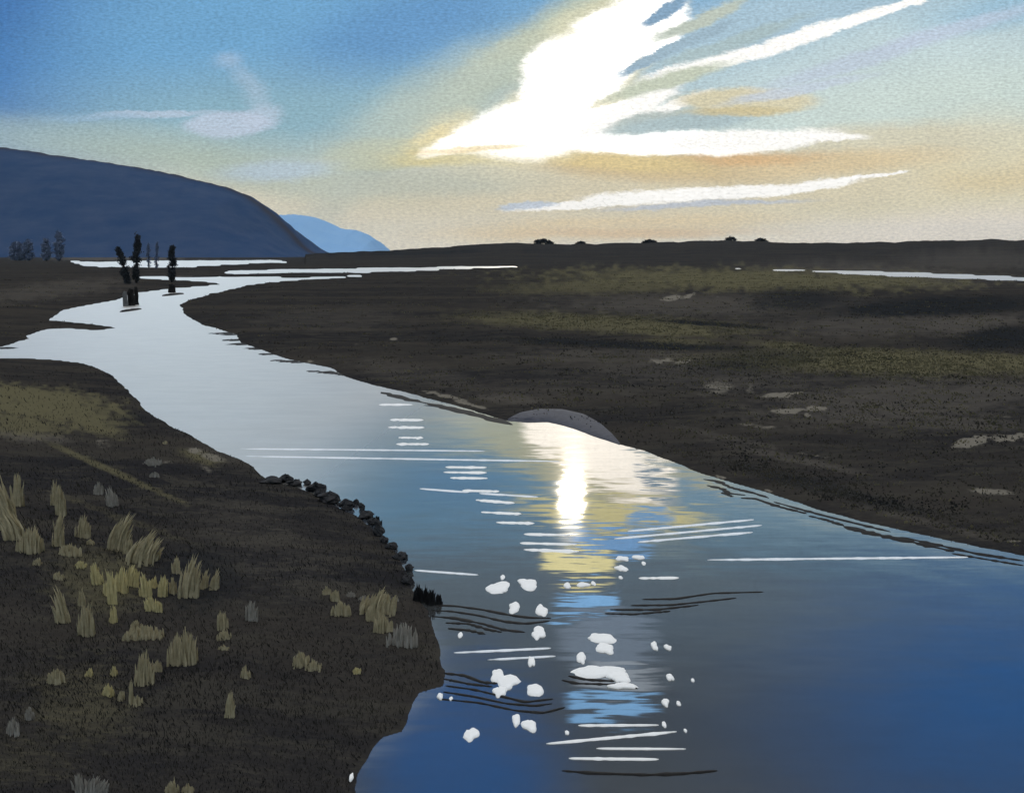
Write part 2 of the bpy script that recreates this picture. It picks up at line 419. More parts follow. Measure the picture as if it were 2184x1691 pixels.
# wind-ruffled far reach, calmer near the camera
sy = tn(t, 'ShaderNodeSeparateXYZ'); l(geo.outputs['Position'], sy.inputs[0])
rr = tn(t, 'ShaderNodeMapRange', interpolation_type='SMOOTHSTEP'); rr.inputs['From Min'].default_value = 28; rr.inputs['From Max'].default_value = 96
rr.inputs['To Min'].default_value = 0.03; rr.inputs['To Max'].default_value = 0.40
l(wm('SUBTRACT', sy.outputs['Y'], wm('MULTIPLY', wm('MINIMUM', wm('ADD', sy.outputs['X'], -0.2), 0.0), 8.0)), rr.inputs['Value']); l(rr.outputs[0], glo.inputs['Roughness'])
glo.inputs['Color'].default_value = (1, .94, .86, 1)
cm = tn(t, 'ShaderNodeMix', data_type='RGBA'); patch = tn(t, 'ShaderNodeMapRange'); patch.inputs['From Min'].default_value = .42; patch.inputs['From Max'].default_value = .6
l(wnoise(.18, (1, 1, 1), 3), patch.inputs['Value']); l(patch.outputs[0], cm.inputs['Factor'])
cm.inputs['A'].default_value = (0.048, 0.051, 0.052, 1); cm.inputs['B'].default_value = (0.038, 0.048, 0.062, 1)
l(cm.outputs['Result'], dif.inputs['Color'])

def simple(name, c1, c2, sc=8, rough=.9, spec=.2, bump=0, vec=(1, 1, 1)):
    m, t, b = new_mat(name); l = t.links.new
    tcn = tn(t, 'ShaderNodeTexCoord'); mp = tn(t, 'ShaderNodeMapping'); mp.inputs['Scale'].default_value = vec
    l(tcn.outputs['Object'], mp.inputs['Vector'])
    n = tn(t, 'ShaderNodeTexNoise'); n.inputs['Scale'].default_value = sc; n.inputs['Detail'].default_value = 5; n.inputs['Roughness'].default_value = .65
    l(mp.outputs[0], n.inputs['Vector'])
    r = tn(t, 'ShaderNodeMapRange'); r.inputs['From Min'].default_value = .35; r.inputs['From Max'].default_value = .65; l(n.outputs['Fac'], r.inputs['Value'])
    x = tn(t, 'ShaderNodeMix', data_type='RGBA'); l(r.outputs[0], x.inputs['Factor']); x.inputs['A'].default_value = (*c1, 1); x.inputs['B'].default_value = (*c2, 1)
    l(x.outputs['Result'], b.inputs['Base Color']); b.inputs['Roughness'].default_value = rough; b.inputs['Specular IOR Level'].default_value = spec
    if bump:
        bp = tn(t, 'ShaderNodeBump'); bp.inputs['Strength'].default_value = .7; bp.inputs['Distance'].default_value = bump
        l(n.outputs['Fac'], bp.inputs['Height']); l(bp.outputs[0], b.inputs['Normal'])
    return m
M_hill = simple('hazy_heather_hill', (0.020, 0.050, 0.122), (0.044, 0.070, 0.138), .012, 1, .0, 0, (1, 1, 3))  # heather tone with the haze of distance mixed into its blue
# a band of dark heath along the hill's crest
t = M_hill.node_tree; l = t.links.new; b_ = t.nodes['Principled BSDF']
src = b_.inputs['Base Color'].links[0].from_socket
at_ = tn(t, 'ShaderNodeAttribute'); at_.attribute_name = 'crest'
x_ = tn(t, 'ShaderNodeMix', data_type='RGBA'); l(at_.outputs['Fac'], x_.inputs['Factor']); l(src, x_.inputs['A']); x_.inputs['B'].default_value = (0.040, 0.034, 0.042, 1); l(x_.outputs['Result'], b_.inputs['Base Color'])
M_hill2 = simple('hazy_far_hill', (0.24, 0.46, 0.76), (0.28, 0.50, 0.78), .004, 1, .0)  # distance haze put into the pale blue base colour
M_glint_scrap = simple('white_glint_scrap', (0.88, 0.87, 0.84), (0.92, 0.91, 0.89), 20, .9, .1, .006)  # brightness of sun glitter put into a white colour; the scrap shares it
M_streak = simple('pale_glint_line', (0.74, 0.78, 0.82), (0.88, 0.89, 0.90), 14, .9, .1, .004)  # fainter glitter lines, their brightness put into the colour
M_ripple_log = simple('dark_ripple_log', (0.010, 0.010, 0.011), (0.022, 0.020, 0.018), 10, .8, .1)  # ripple shade put into a dark colour; the logs share it
M_stone = simple('wet_black_stone', (0.020, 0.022, 0.025), (0.045, 0.042, 0.042), 6, .85, .15, .02)
M_mound = simple('wet_blue_mud', (0.040, 0.042, 0.056), (0.062, 0.064, 0.082), 5, .8, .2, .01)
M_tuft = simple('pale_olive_grass', (0.36, 0.31, 0.19), (0.50, 0.43, 0.28), 9, .9, .05)
M_tufty = simple('yellow_grass', (0.50, 0.43, 0.22), (0.66, 0.57, 0.30), 9, .9, .05)
M_tuftg = simple('grey_dry_grass', (0.28, 0.26, 0.22), (0.38, 0.35, 0.31), 9, .9, .05)
M_tuftg2 = simple('grey_tree_reflection', (0.10, 0.10, 0.10), (0.16, 0.16, 0.155), 4, .9, .05)  # grey of a mirrored trunk put into the colour
M_grass = simple('dark_grass', (0.022, 0.022, 0.022), (0.048, 0.044, 0.034), .8, .95, .03)
M_reed = simple('black_reed', (0.012, 0.013, 0.014), (0.024, 0.024, 0.024), 5, .9, .05)
M_bark = simple('dark_bark', (0.014, 0.013, 0.013), (0.026, 0.024, 0.022), 2, .9, .05, .02)
M_leaf = simple('dark_foliage', (0.035, 0.038, 0.042), (0.055, 0.058, 0.062), .9, .95, .03)
M_leafb = simple('hazy_blue_foliage', (0.14, 0.18, 0.28), (0.18, 0.22, 0.32), .9, .95, .03)  # haze over the faint trees put into their leaf colour
M_bush = simple('black_bush', (0.022, 0.022, 0.024), (0.036, 0.035, 0.034), .5, .95, .03)

# ------------------------------------------------------------------ ground sheet
VEG = {}
def build_ground():
    ucols = np.concatenate([np.linspace(-0.66, 0.66, 1180)])
    az_f = np.arctan(ucols)
    az = np.concatenate([np.linspace(-math.pi, az_f[0], 60)[:-1], az_f, np.linspace(az_f[-1], math.pi, 60)[1:]])
    # ranges: even steps of depression, i.e. dense where it is seen foreshortened
    t_ = 1.0 / np.linspace(1 / 7.5, 1 / 1600.0, 640)
    rr_ = np.concatenate([np.linspace(0.4, 7.2, 14), t_, [1800, 2100, 2600, 3500, 5000, 8000, 12000, 14000]])
    A, Rr = np.meshgrid(az, rr_)
    X = Rr * np.sin(A); Y = Rr * np.cos(A)
    sh = X.shape; x = X.ravel(); y = Y.ravel()
    z, s, near = height(x, y)
    # projected plan position, only to look the vegetation map up
    dy = y * cp - (z - HC) * sp; dv = y * sp + (z - HC) * cp
    ok = dy > 0.5
    PX = np.where(ok, CX + F * x / np.where(ok, dy, 1), -9999); PY = np.where(ok, CY - F * dv / np.where(ok, dy, 1), -9999)
    wv = fbm(PX / 16, PY / 6, 4, 77) * .9
    def mask(lst):
        r = np.zeros(x.shape)
        for (px, py, rx, ry, ang, st) in lst:
            a = math.radians(ang); ca, sa = math.cos(a), math.sin(a)
            ex = (PX - px); ey = -(PY - py)
            q = np.sqrt(((ex * ca + ey * sa) / rx) ** 2 + ((-ex * sa + ey * ca) / ry) ** 2)
            q = q + wv * (.8 if st >= .95 or ry < 8 else .45)
            r = np.maximum(r, st * np.clip(1.45 - q, 0, 1))
        return r
    olive = mask([(1600, 596, 460, 26, -1, .95), (1300, 690, 330, 22, -3, .75), (1850, 775, 380, 26, -2, .8), (1300, 610, 260, 18, 1, .7), (1350, 585, 260, 12, 2, .6), (1880, 600, 180, 18, -2, .7), (1200, 690, 260, 15, -3, .7), (1420, 705, 140, 14, -4, .8),
                  (1080, 675, 130, 10, 0, .5), (1900, 762, 330, 20, -2, .85), (2120, 775, 160, 22, -2, .9), (1700, 742, 120, 12, -6, .7), (1450, 730, 100, 12, -2, .6),
                  (100, 870, 170, 42, -6, 1.0), (60, 845, 130, 26, -6, 1), (190, 900, 80, 20, -20, .9), (260, 880, 50, 6, -30, .9), (230, 1000, 200, 8, -24, .75), (60, 905, 90, 30, 0, .8),
                  (210, 1240, 120, 90, 0, .55), (170, 1500, 140, 120, 0, .45), (250, 1100, 260, 10, -20, .4), (60, 1620, 160, 90, 0, .35), (430, 975, 50, 14, -14, .8)])
    brown = mask([(1500, 650, 420, 30, 0, .6), (1900, 690, 330, 34, 2, .6), (1500, 800, 420, 40, -4, .5), (1900, 860, 330, 60, 2, .65), (1300, 760, 340, 24, 0, .5), (1900, 585, 330, 30, -3, .6), (2080, 555, 200, 30, 0, .55), (2060, 690, 180, 24, 4, .7), (2100, 840, 160, 40, 5, .65), (2000, 870, 200, 20, 3, .55), (2050, 905, 180, 18, 0, .6),
                  (1560, 655, 90, 16, 0, .5), (1700, 980, 200, 10, -12, .6), (1560, 935, 160, 9, -12, .5), (1090, 850, 90, 14, -3, .65), (900, 800, 220, 30, -8, .45), (1950, 660, 160, 12, 0, .5),
                  (1200, 830, 300, 40, 0, .4), (700, 680, 220, 40, 0, .4), (100, 620, 220, 24, 6, .55), (300, 640, 120, 10, 14, .6), (60, 930, 90, 14, -6, .8), (470, 970, 80, 16, -25, .4),
                  (1700, 690, 300, 40, 0, .35), (560, 1160, 260, 120, -30, .35), (250, 552, 180, 4, 0, .8), (380, 592, 90, 3, 0, .9), (2000, 1120, 200, 12, -14, .5)])
    dark = mask([(2000, 655, 260, 22, 2, .8), (2140, 720, 110, 26, 6, .8), (1500, 690, 140, 5, -4, .8), (1330, 735, 320, 10, -2, .7), (1620, 770, 200, 30, 5, .5), (1700, 640, 130, 30, 0, .6), (930, 720, 20, 30, 0, .4),
                 (1250, 965 - 120, 30, 10, 0, .3), (300, 890, 60, 20, 0, .5), (420, 1230, 120, 90, 0, .5), (1150, 540, 1300, 8, 0, .6), (1760, 1040, 300, 20, -14, .5)])
    pale = mask([(1435, 636, 26, 6, 4, 1), (1470, 630, 20, 5, 20, 1), (1530, 632, 8, 3, 0, .6), (1660, 843, 34, 7, 4, 1), (1700, 838, 18, 4, 6, 1), (1690, 876, 44, 6, 3, 1), (1740, 872, 26, 6, 0, 1), (1720, 885, 10, 6, 0, .8),
                 (2070, 943, 44, 12, 8, 1), (2150, 934, 50, 9, 4, 1), (1530, 828, 46, 24, 0, .62), (1600, 832, 14, 16, 0, .6), (1620, 908, 60, 5, -4, .6), (2115, 1048, 60, 10, -4, .68), (2090, 1045, 24, 6, 0, .8), (1405, 770, 34, 7, 2, .75), (1460, 772, 24, 5, 8, .7),
                 (840, 722, 10, 4, 0, .9), (760, 735, 8, 3, 0, .5), (2040, 590, 16, 3, 0, .5), (2150, 890, 20, 7, 0, .5), (940, 842, 60, 5, -14, .8), (1000, 862, 50, 4, -15, .8), (2160, 1154, 20, 4, 0, .9), (1540, 1018, 20, 3, -14, .9), (1640, 1046, 14, 3, -14, .9), (660, 770, 10, 3, 0, .9),
                 (1410, 590, 8, 3, 0, .5), (1700, 965, 120, 3, -10, .55), (450, 975, 40, 12, -14, .7), (415, 960, 18, 10, 0, .7), (440, 1000, 30, 8, -30, .55), (350, 985, 18, 6, 0, .6), (220, 945, 26, 20, 0, .45)])
    for k_, v_ in (('olive', olive), ('brown', brown), ('dark', dark)): VEG[k_] = v_
    VEG['x'], VEG['y'], VEG['z'], VEG['s'], VEG['near'], VEG['r'] = x, y, z, s, near, np.hypot(x, y)
    attrs = {'olive': olive, 'brown': brown, 'dark': dark, 'pale': pale * .62}
    fb = poly_sd(x, y, farbankP) > 0; VEG['fb'] = fb; VEG['PX'] = PX
    nr, nc = sh
    idx = np.arange(nr * nc).reshape(sh)
    q = np.stack([idx[:-1, :-1], idx[:-1, 1:], idx[1:, 1:], idx[1:, :-1]], -1).reshape(-1, 4)[:, ::-1]
    ang_sep = np.zeros(x.shape)
    wet = s < -0.25
    reg = np.where(near, 1, np.where(fb, 2, 3))
    reg = np.where(wet, 0, reg)
    # far sheet beyond the ridge and behind the camera counts as open ground
    rq = np.hypot(x, y)
    reg = np.where((reg == 3) & (rq > 540), 4, reg)
    fr = reg[q].max(1)
    allwet = (reg[q] == 0).all(1)
    fr = np.where(allwet, 0, fr)
    names = {0: 'riverbed', 1: 'near_bank', 2: 'far_bank', 3: 'mudflat', 4: 'ground'}
    for k, nmx in names.items():
        f = q[fr == k]
        if len(f) == 0: continue
        uq, inv = np.unique(f.ravel(), return_inverse=True)
        me = bpy.data.meshes.new(nmx)
        me.vertices.add(len(uq)); me.vertices.foreach_set('co', np.stack([x[uq], y[uq], z[uq]], -1).astype(np.float32).ravel())
        me.loops.add(len(inv)); me.loops.foreach_set('vertex_index', inv.astype(np.int32))
        me.polygons.add(len(f)); me.polygons.foreach_set('loop_start', np.arange(0, len(inv), 4, dtype=np.int32)); me.polygons.foreach_set('loop_total', np.full(len(f), 4, np.int32))
        me.polygons.foreach_set('use_smooth', np.ones(len(f), bool))
        me.update(calc_edges=True); me.validate()
        for an, av in attrs.items():
            a = me.attributes.new(an, 'FLOAT', 'POINT'); a.data.foreach_set('value', av[uq].astype(np.float32))
        me.materials.append(M_land)
        o = bpy.data.objects.new(nmx, me); C.objects.link(o); o['kind'] = 'structure'
build_ground()

water = mesh_obj('river', [(-9800, -9800, 0), (9800, -9800, 0), (9800, 13900, 0), (-9800, 13900, 0)], [(0, 1, 2, 3)], M_water)
tag(water, kind='structure')

# ------------------------------------------------------------------ hills
def hill(name, D, Wd, prof, mat, nseg=260, rough=6.0, seed=1, extra=None):
    px = [p[0] for p in prof]; py = [p[1] for p in prof]
    us = np.linspace((px[0] - CX) / F, (px[-1] - CX) / F, nseg)
    tt = np.linspace(-1, 1, 49)
    vs = []
    for tq in tt:
        yv = D + tq * Wd
        for u in us:
            yy = np.interp(u * F + CX, px, py)
            H = max(0.0, (543 - yy) / F * D + (6 if yy < 541 else 0))
            # the flank falls away from the crest on both sides
            prf = math.cos(tq * math.pi / 2) ** 1.25
            n = float(fbm(np.array([u * 30.0]), np.array([tq * 2.2 + .1]), 5, seed)[0])
            n2 = float(fbm(np.array([u * 420.0]), np.array([tq * 6.0]), 3, seed + 5)[0])
            z = H * prf + n * rough * 4 * math.sin(abs(tq) * math.pi) * min(1, H / 60) + n2 * rough * min(1, H / 40) * prf - 1.0
            vs.append((u * D * (1 + .25 * tq * Wd / D), yv, z))
    n = nseg; fs = [(r * n + c, r * n + c + 1, (r + 1) * n + c + 1, (r + 1) * n + c) for r in range(len(tt) - 1) for c in range(n - 1)]
    o = mesh_obj(name, vs, fs, mat, smooth=True)
    cr_ = np.repeat(np.exp(-((tt + .06) / .085) ** 2), n) * np.clip(np.tile(np.linspace(0, 1, n), len(tt)) * 3 - .6, 0, 1)
    at = o.data.attributes.new('crest', 'FLOAT', 'POINT'); at.data.foreach_set('value', cr_.astype(np.float32))
    return tag(o, kind='structure')
hill('hill', 2600, 700, [(-1500, 420), (-900, 340), (-400, 300), (-150, 303), (0, 318), (110, 333), (220, 350), (330, 367), (400, 380), (450, 392), (500, 404), (540, 420), (575, 443), (605, 470), (635, 502), (655, 525), (672, 538), (690, 543), (720, 546)], M_hill, rough=3.0)
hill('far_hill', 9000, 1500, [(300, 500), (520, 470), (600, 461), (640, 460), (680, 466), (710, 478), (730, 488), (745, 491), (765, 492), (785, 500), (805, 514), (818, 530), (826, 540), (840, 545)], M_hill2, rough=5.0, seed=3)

# ------------------------------------------------------------------ leafy things
def leaves_mesh(pts, size, rng):
    vs = []; fs = []
    for p in pts:
        a = rng.normal(size=3); a /= np.linalg.norm(a); b = np.cross(a, rng.normal(size=3)); b /= np.linalg.norm(b) + 1e-9
        s = size * rng.uniform(.6, 1.4); i = len(vs)
        vs += [p - a * s, p + b * s * .5, p + a * s, p - b * s * .5]; fs.append((i, i + 1, i + 2, i + 3))
    return vs, fs
def tube(path, radii, n=7):
    vs = []; fs = []
    path = [Vector(p) for p in path]
    for i, (p, r) in enumerate(zip(path, radii)):
        d = (path[min(i + 1, len(path) - 1)] - path[max(i - 1, 0)]).normalized()
        a = d.cross(Vector((0.3, 1, 0.1))).normalized(); b = d.cross(a)
        for k in range(n):
            q = 2 * math.pi * k / n; v = p + (a * math.cos(q) + b * math.sin(q)) * r; vs.append((v.x, v.y, v.z))
    for i in range(len(path) - 1):
        for k in range(n):
            fs.append((i * n + k, i * n + (k + 1) % n, (i + 1) * n + (k + 1) % n, (i + 1) * n + k))
    fs.append(tuple(range(n))[::-1]); fs.append(tuple(range((len(path) - 1) * n, len(path) * n)))
    return vs, fs

def tree(base_px, top_px, wpx, label, leafm=None, density=1.0, dist=None, low=.04, name='columnar_tree', seed=1, group=None):
    bx, by, bz = hit(*base_px) if dist is None else (*([ray(*base_px)[0] / ray(*base_px)[1] * dist, dist]), 0.3)
    D = by
    d = ray(*top_px); tpt = d * (D / d[1]); tx = tpt[0]; tz = tpt[2] + HC
    w = wpx * .9 / F * D; Ht = tz - bz
    t = tag(empty(name, (bx, by, bz)), label, 'tree', group)
    lean = tx - bx
    path = [(lean * k ** 1.1 + .06 * math.sin(k * 7 + seed), .05 * math.sin(5 * k), Ht * k * .93 - (0.1 if k == 0 else 0)) for k in np.linspace(0, 1, 8)]
    vs, fs = tube(path, [w * .10 * (1 - .8 * k) + .04 for k in np.linspace(0, 1, 8)])
    rng = np.random.default_rng(seed)
    for k in range(14):            # limbs
        q = rng.uniform(low, .85); a = rng.uniform(0, 6.28); p0 = np.array([lean * q, 0, Ht * q])
        p1 = p0 + np.array([math.cos(a) * w * .3, math.sin(a) * w * .3, Ht * .10])
        v2, f2 = tube([p0, (p0 + p1) / 2 + (0, 0, .1), p1], [.06, .045, .02], 5); o = len(vs); vs += v2; fs += [tuple(i + o for i in f) for f in f2]
    mesh_obj('trunk', vs, fs, M_bark, t)
    pts = []; nclump = int(95 * density)
    for _ in range(nclump):
        q = rng.uniform(low, 1.0); prof = (math.sin(math.pi * min(1, ((q - low) / (1 - low)) ** .8 * .93 + .07))) ** .6
        a = rng.uniform(0, 6.28); rad = w * .5 * prof * math.sqrt(rng.uniform(0, 1)) * rng.uniform(.7, 1.12)
        c = np.array([lean * q + math.cos(a) * rad, math.sin(a) * rad, Ht * (q - .02)])
        pts += list(c + rng.normal(size=(34, 3)) * np.array([w * .10, w * .10, Ht * .022]))
    v2, f2 = leaves_mesh(pts, w * .10, rng)
    mesh_obj('crown', v2, f2, leafm or M_leaf, t)
    return t
TG = 'slender trees on the far bank'
tree((274, 606), (252, 529), 22, 'dark slender tree leaning left, leftmost of the tall trees on the far bank', seed=2, group=TG)
tree((291, 604), (293, 500), 22, 'tallest dark slender tree standing upright on the far bank', seed=3, group=TG, low=.06)
tree((367, 603), (367, 524), 20, 'dark slender upright tree standing alone at the right end of the far bank', seed=4, group=TG)
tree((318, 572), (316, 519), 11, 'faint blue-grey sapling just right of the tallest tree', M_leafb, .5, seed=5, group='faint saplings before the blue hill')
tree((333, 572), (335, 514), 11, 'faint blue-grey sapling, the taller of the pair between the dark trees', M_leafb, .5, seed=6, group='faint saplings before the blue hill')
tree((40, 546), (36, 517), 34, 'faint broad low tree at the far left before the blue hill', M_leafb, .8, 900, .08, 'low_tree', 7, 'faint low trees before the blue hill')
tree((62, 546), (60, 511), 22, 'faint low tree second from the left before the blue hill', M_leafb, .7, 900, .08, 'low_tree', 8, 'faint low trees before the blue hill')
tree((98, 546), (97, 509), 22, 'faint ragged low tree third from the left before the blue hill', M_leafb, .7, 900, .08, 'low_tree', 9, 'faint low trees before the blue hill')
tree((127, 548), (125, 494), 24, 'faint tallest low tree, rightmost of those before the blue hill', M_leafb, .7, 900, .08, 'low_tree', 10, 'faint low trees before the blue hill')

def bush(px, py_top, wpx, label, D=960, seed=1):
    u = (px - CX) / F; x = u * D
    z0 = float(height(np.array([x]), np.array([float(D)]))[0][0]) - 1.6
    d = ray(px, py_top - 4); zt = HC + d[2] / d[1] * D
    w = wpx / F * D; Ht = max(zt - z0, 1.2)
    t = tag(empty('bush', (x, D, z0)), label, 'bush', 'bushes on the skyline ridge')
    rng = np.random.default_rng(seed)
    vs = []; fs = []
    for k in range(9):
        a = rng.uniform(-1, 1); v2, f2 = tube([(a * w * .1, 0, -.3), (a * w * .2, .1, Ht * .3), (a * w * .35, .2, Ht * .65 * (1 - abs(a) * .4))], [.14, .1, .05], 5)
        o = len(vs); vs += v2; fs += [tuple(i + o for i in f) for f in f2]
    mesh_obj('stem', vs, fs, M_bark, t)
    pts = []
    for _ in range(70):
        th = rng.uniform(0, math.pi); rr = rng.uniform(.1, 1) ** .5; a = rng.uniform(-1, 1)
        c = np.array([math.cos(th) * rr * w * .5, a * w * .3, math.sin(th) * rr * Ht * .95])
        pts += list(c + rng.normal(size=(30, 3)) * np.array([w * .05, w * .05, Ht * .06]))
    v2, f2 = leaves_mesh(pts, w * .035 + .12, rng)
    mesh_obj('crown', v2, f2, M_bush, t)
bush(1157, 514, 44, 'largest rounded black bush on the skyline, left of the others', seed=1)
bush(1238, 519, 26, 'small low black bush just right of the largest skyline bush', seed=2)
bush(1382, 515, 32, 'low black bush standing midway along the skyline ridge', seed=3)
bush(1552, 509, 26, 'knobbly black bush, the highest one towards the right of the skyline', seed=4)
bush(1618, 512, 28, 'ragged black bush just right of the highest one on the skyline', seed=5)

# ------------------------------------------------------------------ things on the water
def strip(pts_px, wpx, z=0.004, th=0.007, wob=.25, closed_taper=True, n=40, seed=0, wmin=.35):
    """a thin floating line lying on the water, following the given plan line"""
    rng = np.random.default_rng(seed)
    P = np.array([ground0(*p) for p in pts_px]); seg = np.r_[0, np.cumsum(np.hypot(*np.diff(P, axis=0).T))]
    s = np.linspace(0, seg[-1], n)
    # smooth curve through the points
    if len(P) > 2:
        cx_ = np.interp(s, seg, P[:, 0]); cy_ = np.interp(s, seg, P[:, 1])
        k = np.array([1, 2, 3, 2, 1]) / 9.
        px_ = np.r_[[2 * cx_[0] - cx_[2], 2 * cx_[0] - cx_[1]], cx_, [2 * cx_[-1] - cx_[-2], 2 * cx_[-1] - cx_[-3]]]; py_ = np.r_[[2 * cy_[0] - cy_[2], 2 * cy_[0] - cy_[1]], cy_, [2 * cy_[-1] - cy_[-2], 2 * cy_[-1] - cy_[-3]]]
        cx_ = np.convolve(px_, k, 'valid'); cy_ = np.convolve(py_, k, 'valid')
    else:
        cx_ = np.interp(s, seg, P[:, 0]); cy_ = np.interp(s, seg, P[:, 1])
    mid = pts_px[len(pts_px) // 2]
    a0 = ground0(mid[0], mid[1] - wpx / 2); a1 = ground0(mid[0], mid[1] + wpx / 2)
    w = math.hypot(a0[0] - a1[0], a0[1] - a1[1])
    tt = np.linspace(0, 1, n); tp = np.clip(np.minimum(tt, 1 - tt) * 7, 0, 1) ** .6 if closed_taper else np.ones(n)
    wn = 1 + wob * (np.interp(tt, np.linspace(0, 1, n // 2), rng.normal(size=n // 2)))
    ww = w * .5 * np.clip(wn, wmin, 1.7) * (.15 + .85 * tp)
    ox, oy = cx_[n // 2], cy_[n // 2]
    tx = np.gradient(cx_); ty = np.gradient(cy_); ln = np.hypot(tx, ty); nx = -ty / ln; ny = tx / ln
    vs = []
    for i in range(n):
        for sgn, zz in ((-1, -.004), (-.7, th * .8), (0, th), (.7, th * .8), (1, -.004)):
            vs.append((cx_[i] + nx[i] * ww[i] * sgn - ox, cy_[i] + ny[i] * ww[i] * sgn - oy, zz * (1 if 0 < i < n - 1 else .3)))
    fs = [(i * 5 + k, i * 5 + k + 1, i * 5 + k + 6, i * 5 + k + 5) for i in range(n - 1) for k in range(4)]
    return vs, fs, (ox, oy, z)

def put(name, data, mat, label, cat, group, smooth=True):
    vs, fs, loc = data
    o = mesh_obj(name, vs, fs, mat, smooth=smooth); o.location = loc
    return tag(o, label, cat, group)

FS = [((808, 863), (880, 863), 5, 'short white glint line nearest the mudflat edge, topmost of the stack'),
      ((832, 895), (903, 896), 6, 'short white glint line, second from the top of the left stack'),
      ((828, 911), (905, 912), 6, 'short white glint line, third from the top of the left stack'),
      ((850, 933), (903, 934), 5, 'shortest white glint line, just above the lowest of the left stack'),
      ((845, 947), (915, 947), 6, 'short white glint line just above the two long thin lines'),
      ((512, 957), (1035, 962), 3.4, 'upper one of two very long thin white glint lines reaching the left bank'),
      ((525, 973), (1195, 984), 3.4, 'lower and longest thin white glint line from the left bank to mid-river'),
      ((950, 996), (1038, 997), 6, 'white glint line, top of the three just under the longest line'),
      ((946, 1007), (1038, 1008), 6, 'white glint line, middle of the three just under the longest line'),
      ((960, 1019), (1040, 1020), 6, 'white glint line, bottom of the three just under the longest line'),
      ((895, 1042), (1000, 1050), 4, 'thin sloping white glint line with its left end out in the grey water'),
      ((986, 1046), (1065, 1048), 6, 'short thick white glint line touching the end of the thin sloping one'),
      ((1022, 1052), (1148, 1060), 4, 'thin white glint line running right into the bright sun reflection'),
      ((1015, 1066), (1098, 1073), 6, 'slightly sloping white glint line below the one entering the bright reflection'),
      ((1026, 1092), (1112, 1096), 6, 'white glint line left of the foot of the bright reflection, upper of two'),
      ((1058, 1114), (1140, 1116), 6, 'white glint line left of the foot of the bright reflection, lower of two'),
      ((1117, 1139), (1216, 1141), 6, 'white glint line left of the blue patch, top of three'),
      ((1109, 1158), (1230, 1161), 7, 'thick white glint line left of the blue patch, middle of three'),
      ((1117, 1172), (1235, 1176), 7, 'white glint line touching the small cream patch, bottom of three'),
      ((1338, 1133), (1608, 1108), 4.4, 'top of three long white glint lines rising to the right'),
      ((1310, 1149), (1625, 1120), 4.4, 'middle and longest of three white glint lines rising to the right'),
      ((1360, 1156), (1605, 1135), 4.4, 'bottom of three long white glint lines rising to the right'),
      ((1509, 1194), (2065, 1188), 4.4, 'very long level white glint line reaching towards the mudflat on the right'),
      ((1362, 1233), (1448, 1232), 6, 'short level white glint line alone right of the cream patch'),
      ((884, 1216), (1020, 1226), 4.4, 'white glint line starting at the edge of the near bank'),
      ((968, 1392), (1175, 1382), 4.4, 'upper one of two pale glint lines between the two sets of dark ripples'),
      ((1040, 1407), (1185, 1399), 3.6, 'lower and shorter of two pale glint lines between the sets of dark ripples'),
      ((1233, 1547), (1405, 1546), 5.5, 'pale glint line just below the lowest blue patch'),
      ((1165, 1586), (1443, 1560), 6.5, 'long pale glint line rising to the right near the bottom of the river'),
      ((1272, 1596), (1463, 1597), 5, 'level pale glint line, second lowest on the river'),
      ((1213, 1617), (1405, 1619), 6, 'lowest pale glint line, above the broad dark ripple')]
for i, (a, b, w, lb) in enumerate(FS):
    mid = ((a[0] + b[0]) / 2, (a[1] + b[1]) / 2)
    put('glint_line', strip([a, mid, b], w * .8, seed=i, n=max(24, int((b[0] - a[0]) / 6)), wob=.22), M_glint_scrap if w >= 5 else M_streak, lb, 'glint line', 'modelled sun-glint lines on the river')  # sun glitter modelled as thin white strips lying on the water

def blobmesh(px, py, wpx, hpx, seed, th=.05, n=26, lobes=.22, rot=0):
    rng = np.random.default_rng(seed)
    c = np.array(ground0(px, py)); a = np.array(ground0(px + wpx / 2, py)); b0 = np.array(ground0(px, py - hpx / 2)); b1 = np.array(ground0(px, py + hpx / 2))
    rx = abs(a[0] - c[0]); ry = (b0[1] - b1[1]) / 2
    ph = rng.uniform(0, 6.28, 5); am = rng.uniform(.3, 1, 5) * lobes / np.arange(1, 6) ** .7
    vs = [(0, 0, th)]; fs = []
    rings = [(.35, .95), (.7, .8), (.92, .5), (1.0, -.1)]
    for f_, zf in rings:
        for k in range(n):
            q = 2 * math.pi * k / n; r = 1 + sum(am[j] * math.cos((j + 1) * q + ph[j]) for j in range(5)) + rng.normal() * .035
            X_, Y_ = math.cos(q) * r, math.sin(q) * r
            ca, sa = math.cos(rot), math.sin(rot)
            vs.append(((X_ * ca - Y_ * sa) * rx * f_, (X_ * sa + Y_ * ca) * ry * f_, th * zf * (1 + rng.normal() * .1) if zf > 0 else -.006))
    for k in range(n): fs.append((0, 1 + k, 1 + (k + 1) % n))
    for j in range(3):
        for k in range(n):
            fs.append((1 + j * n + k, 1 + (j + 1) * n + k, 1 + (j + 1) * n + (k + 1) % n, 1 + j * n + (k + 1) % n))
    return vs, fs, (c[0], c[1] - 0, 0.004)
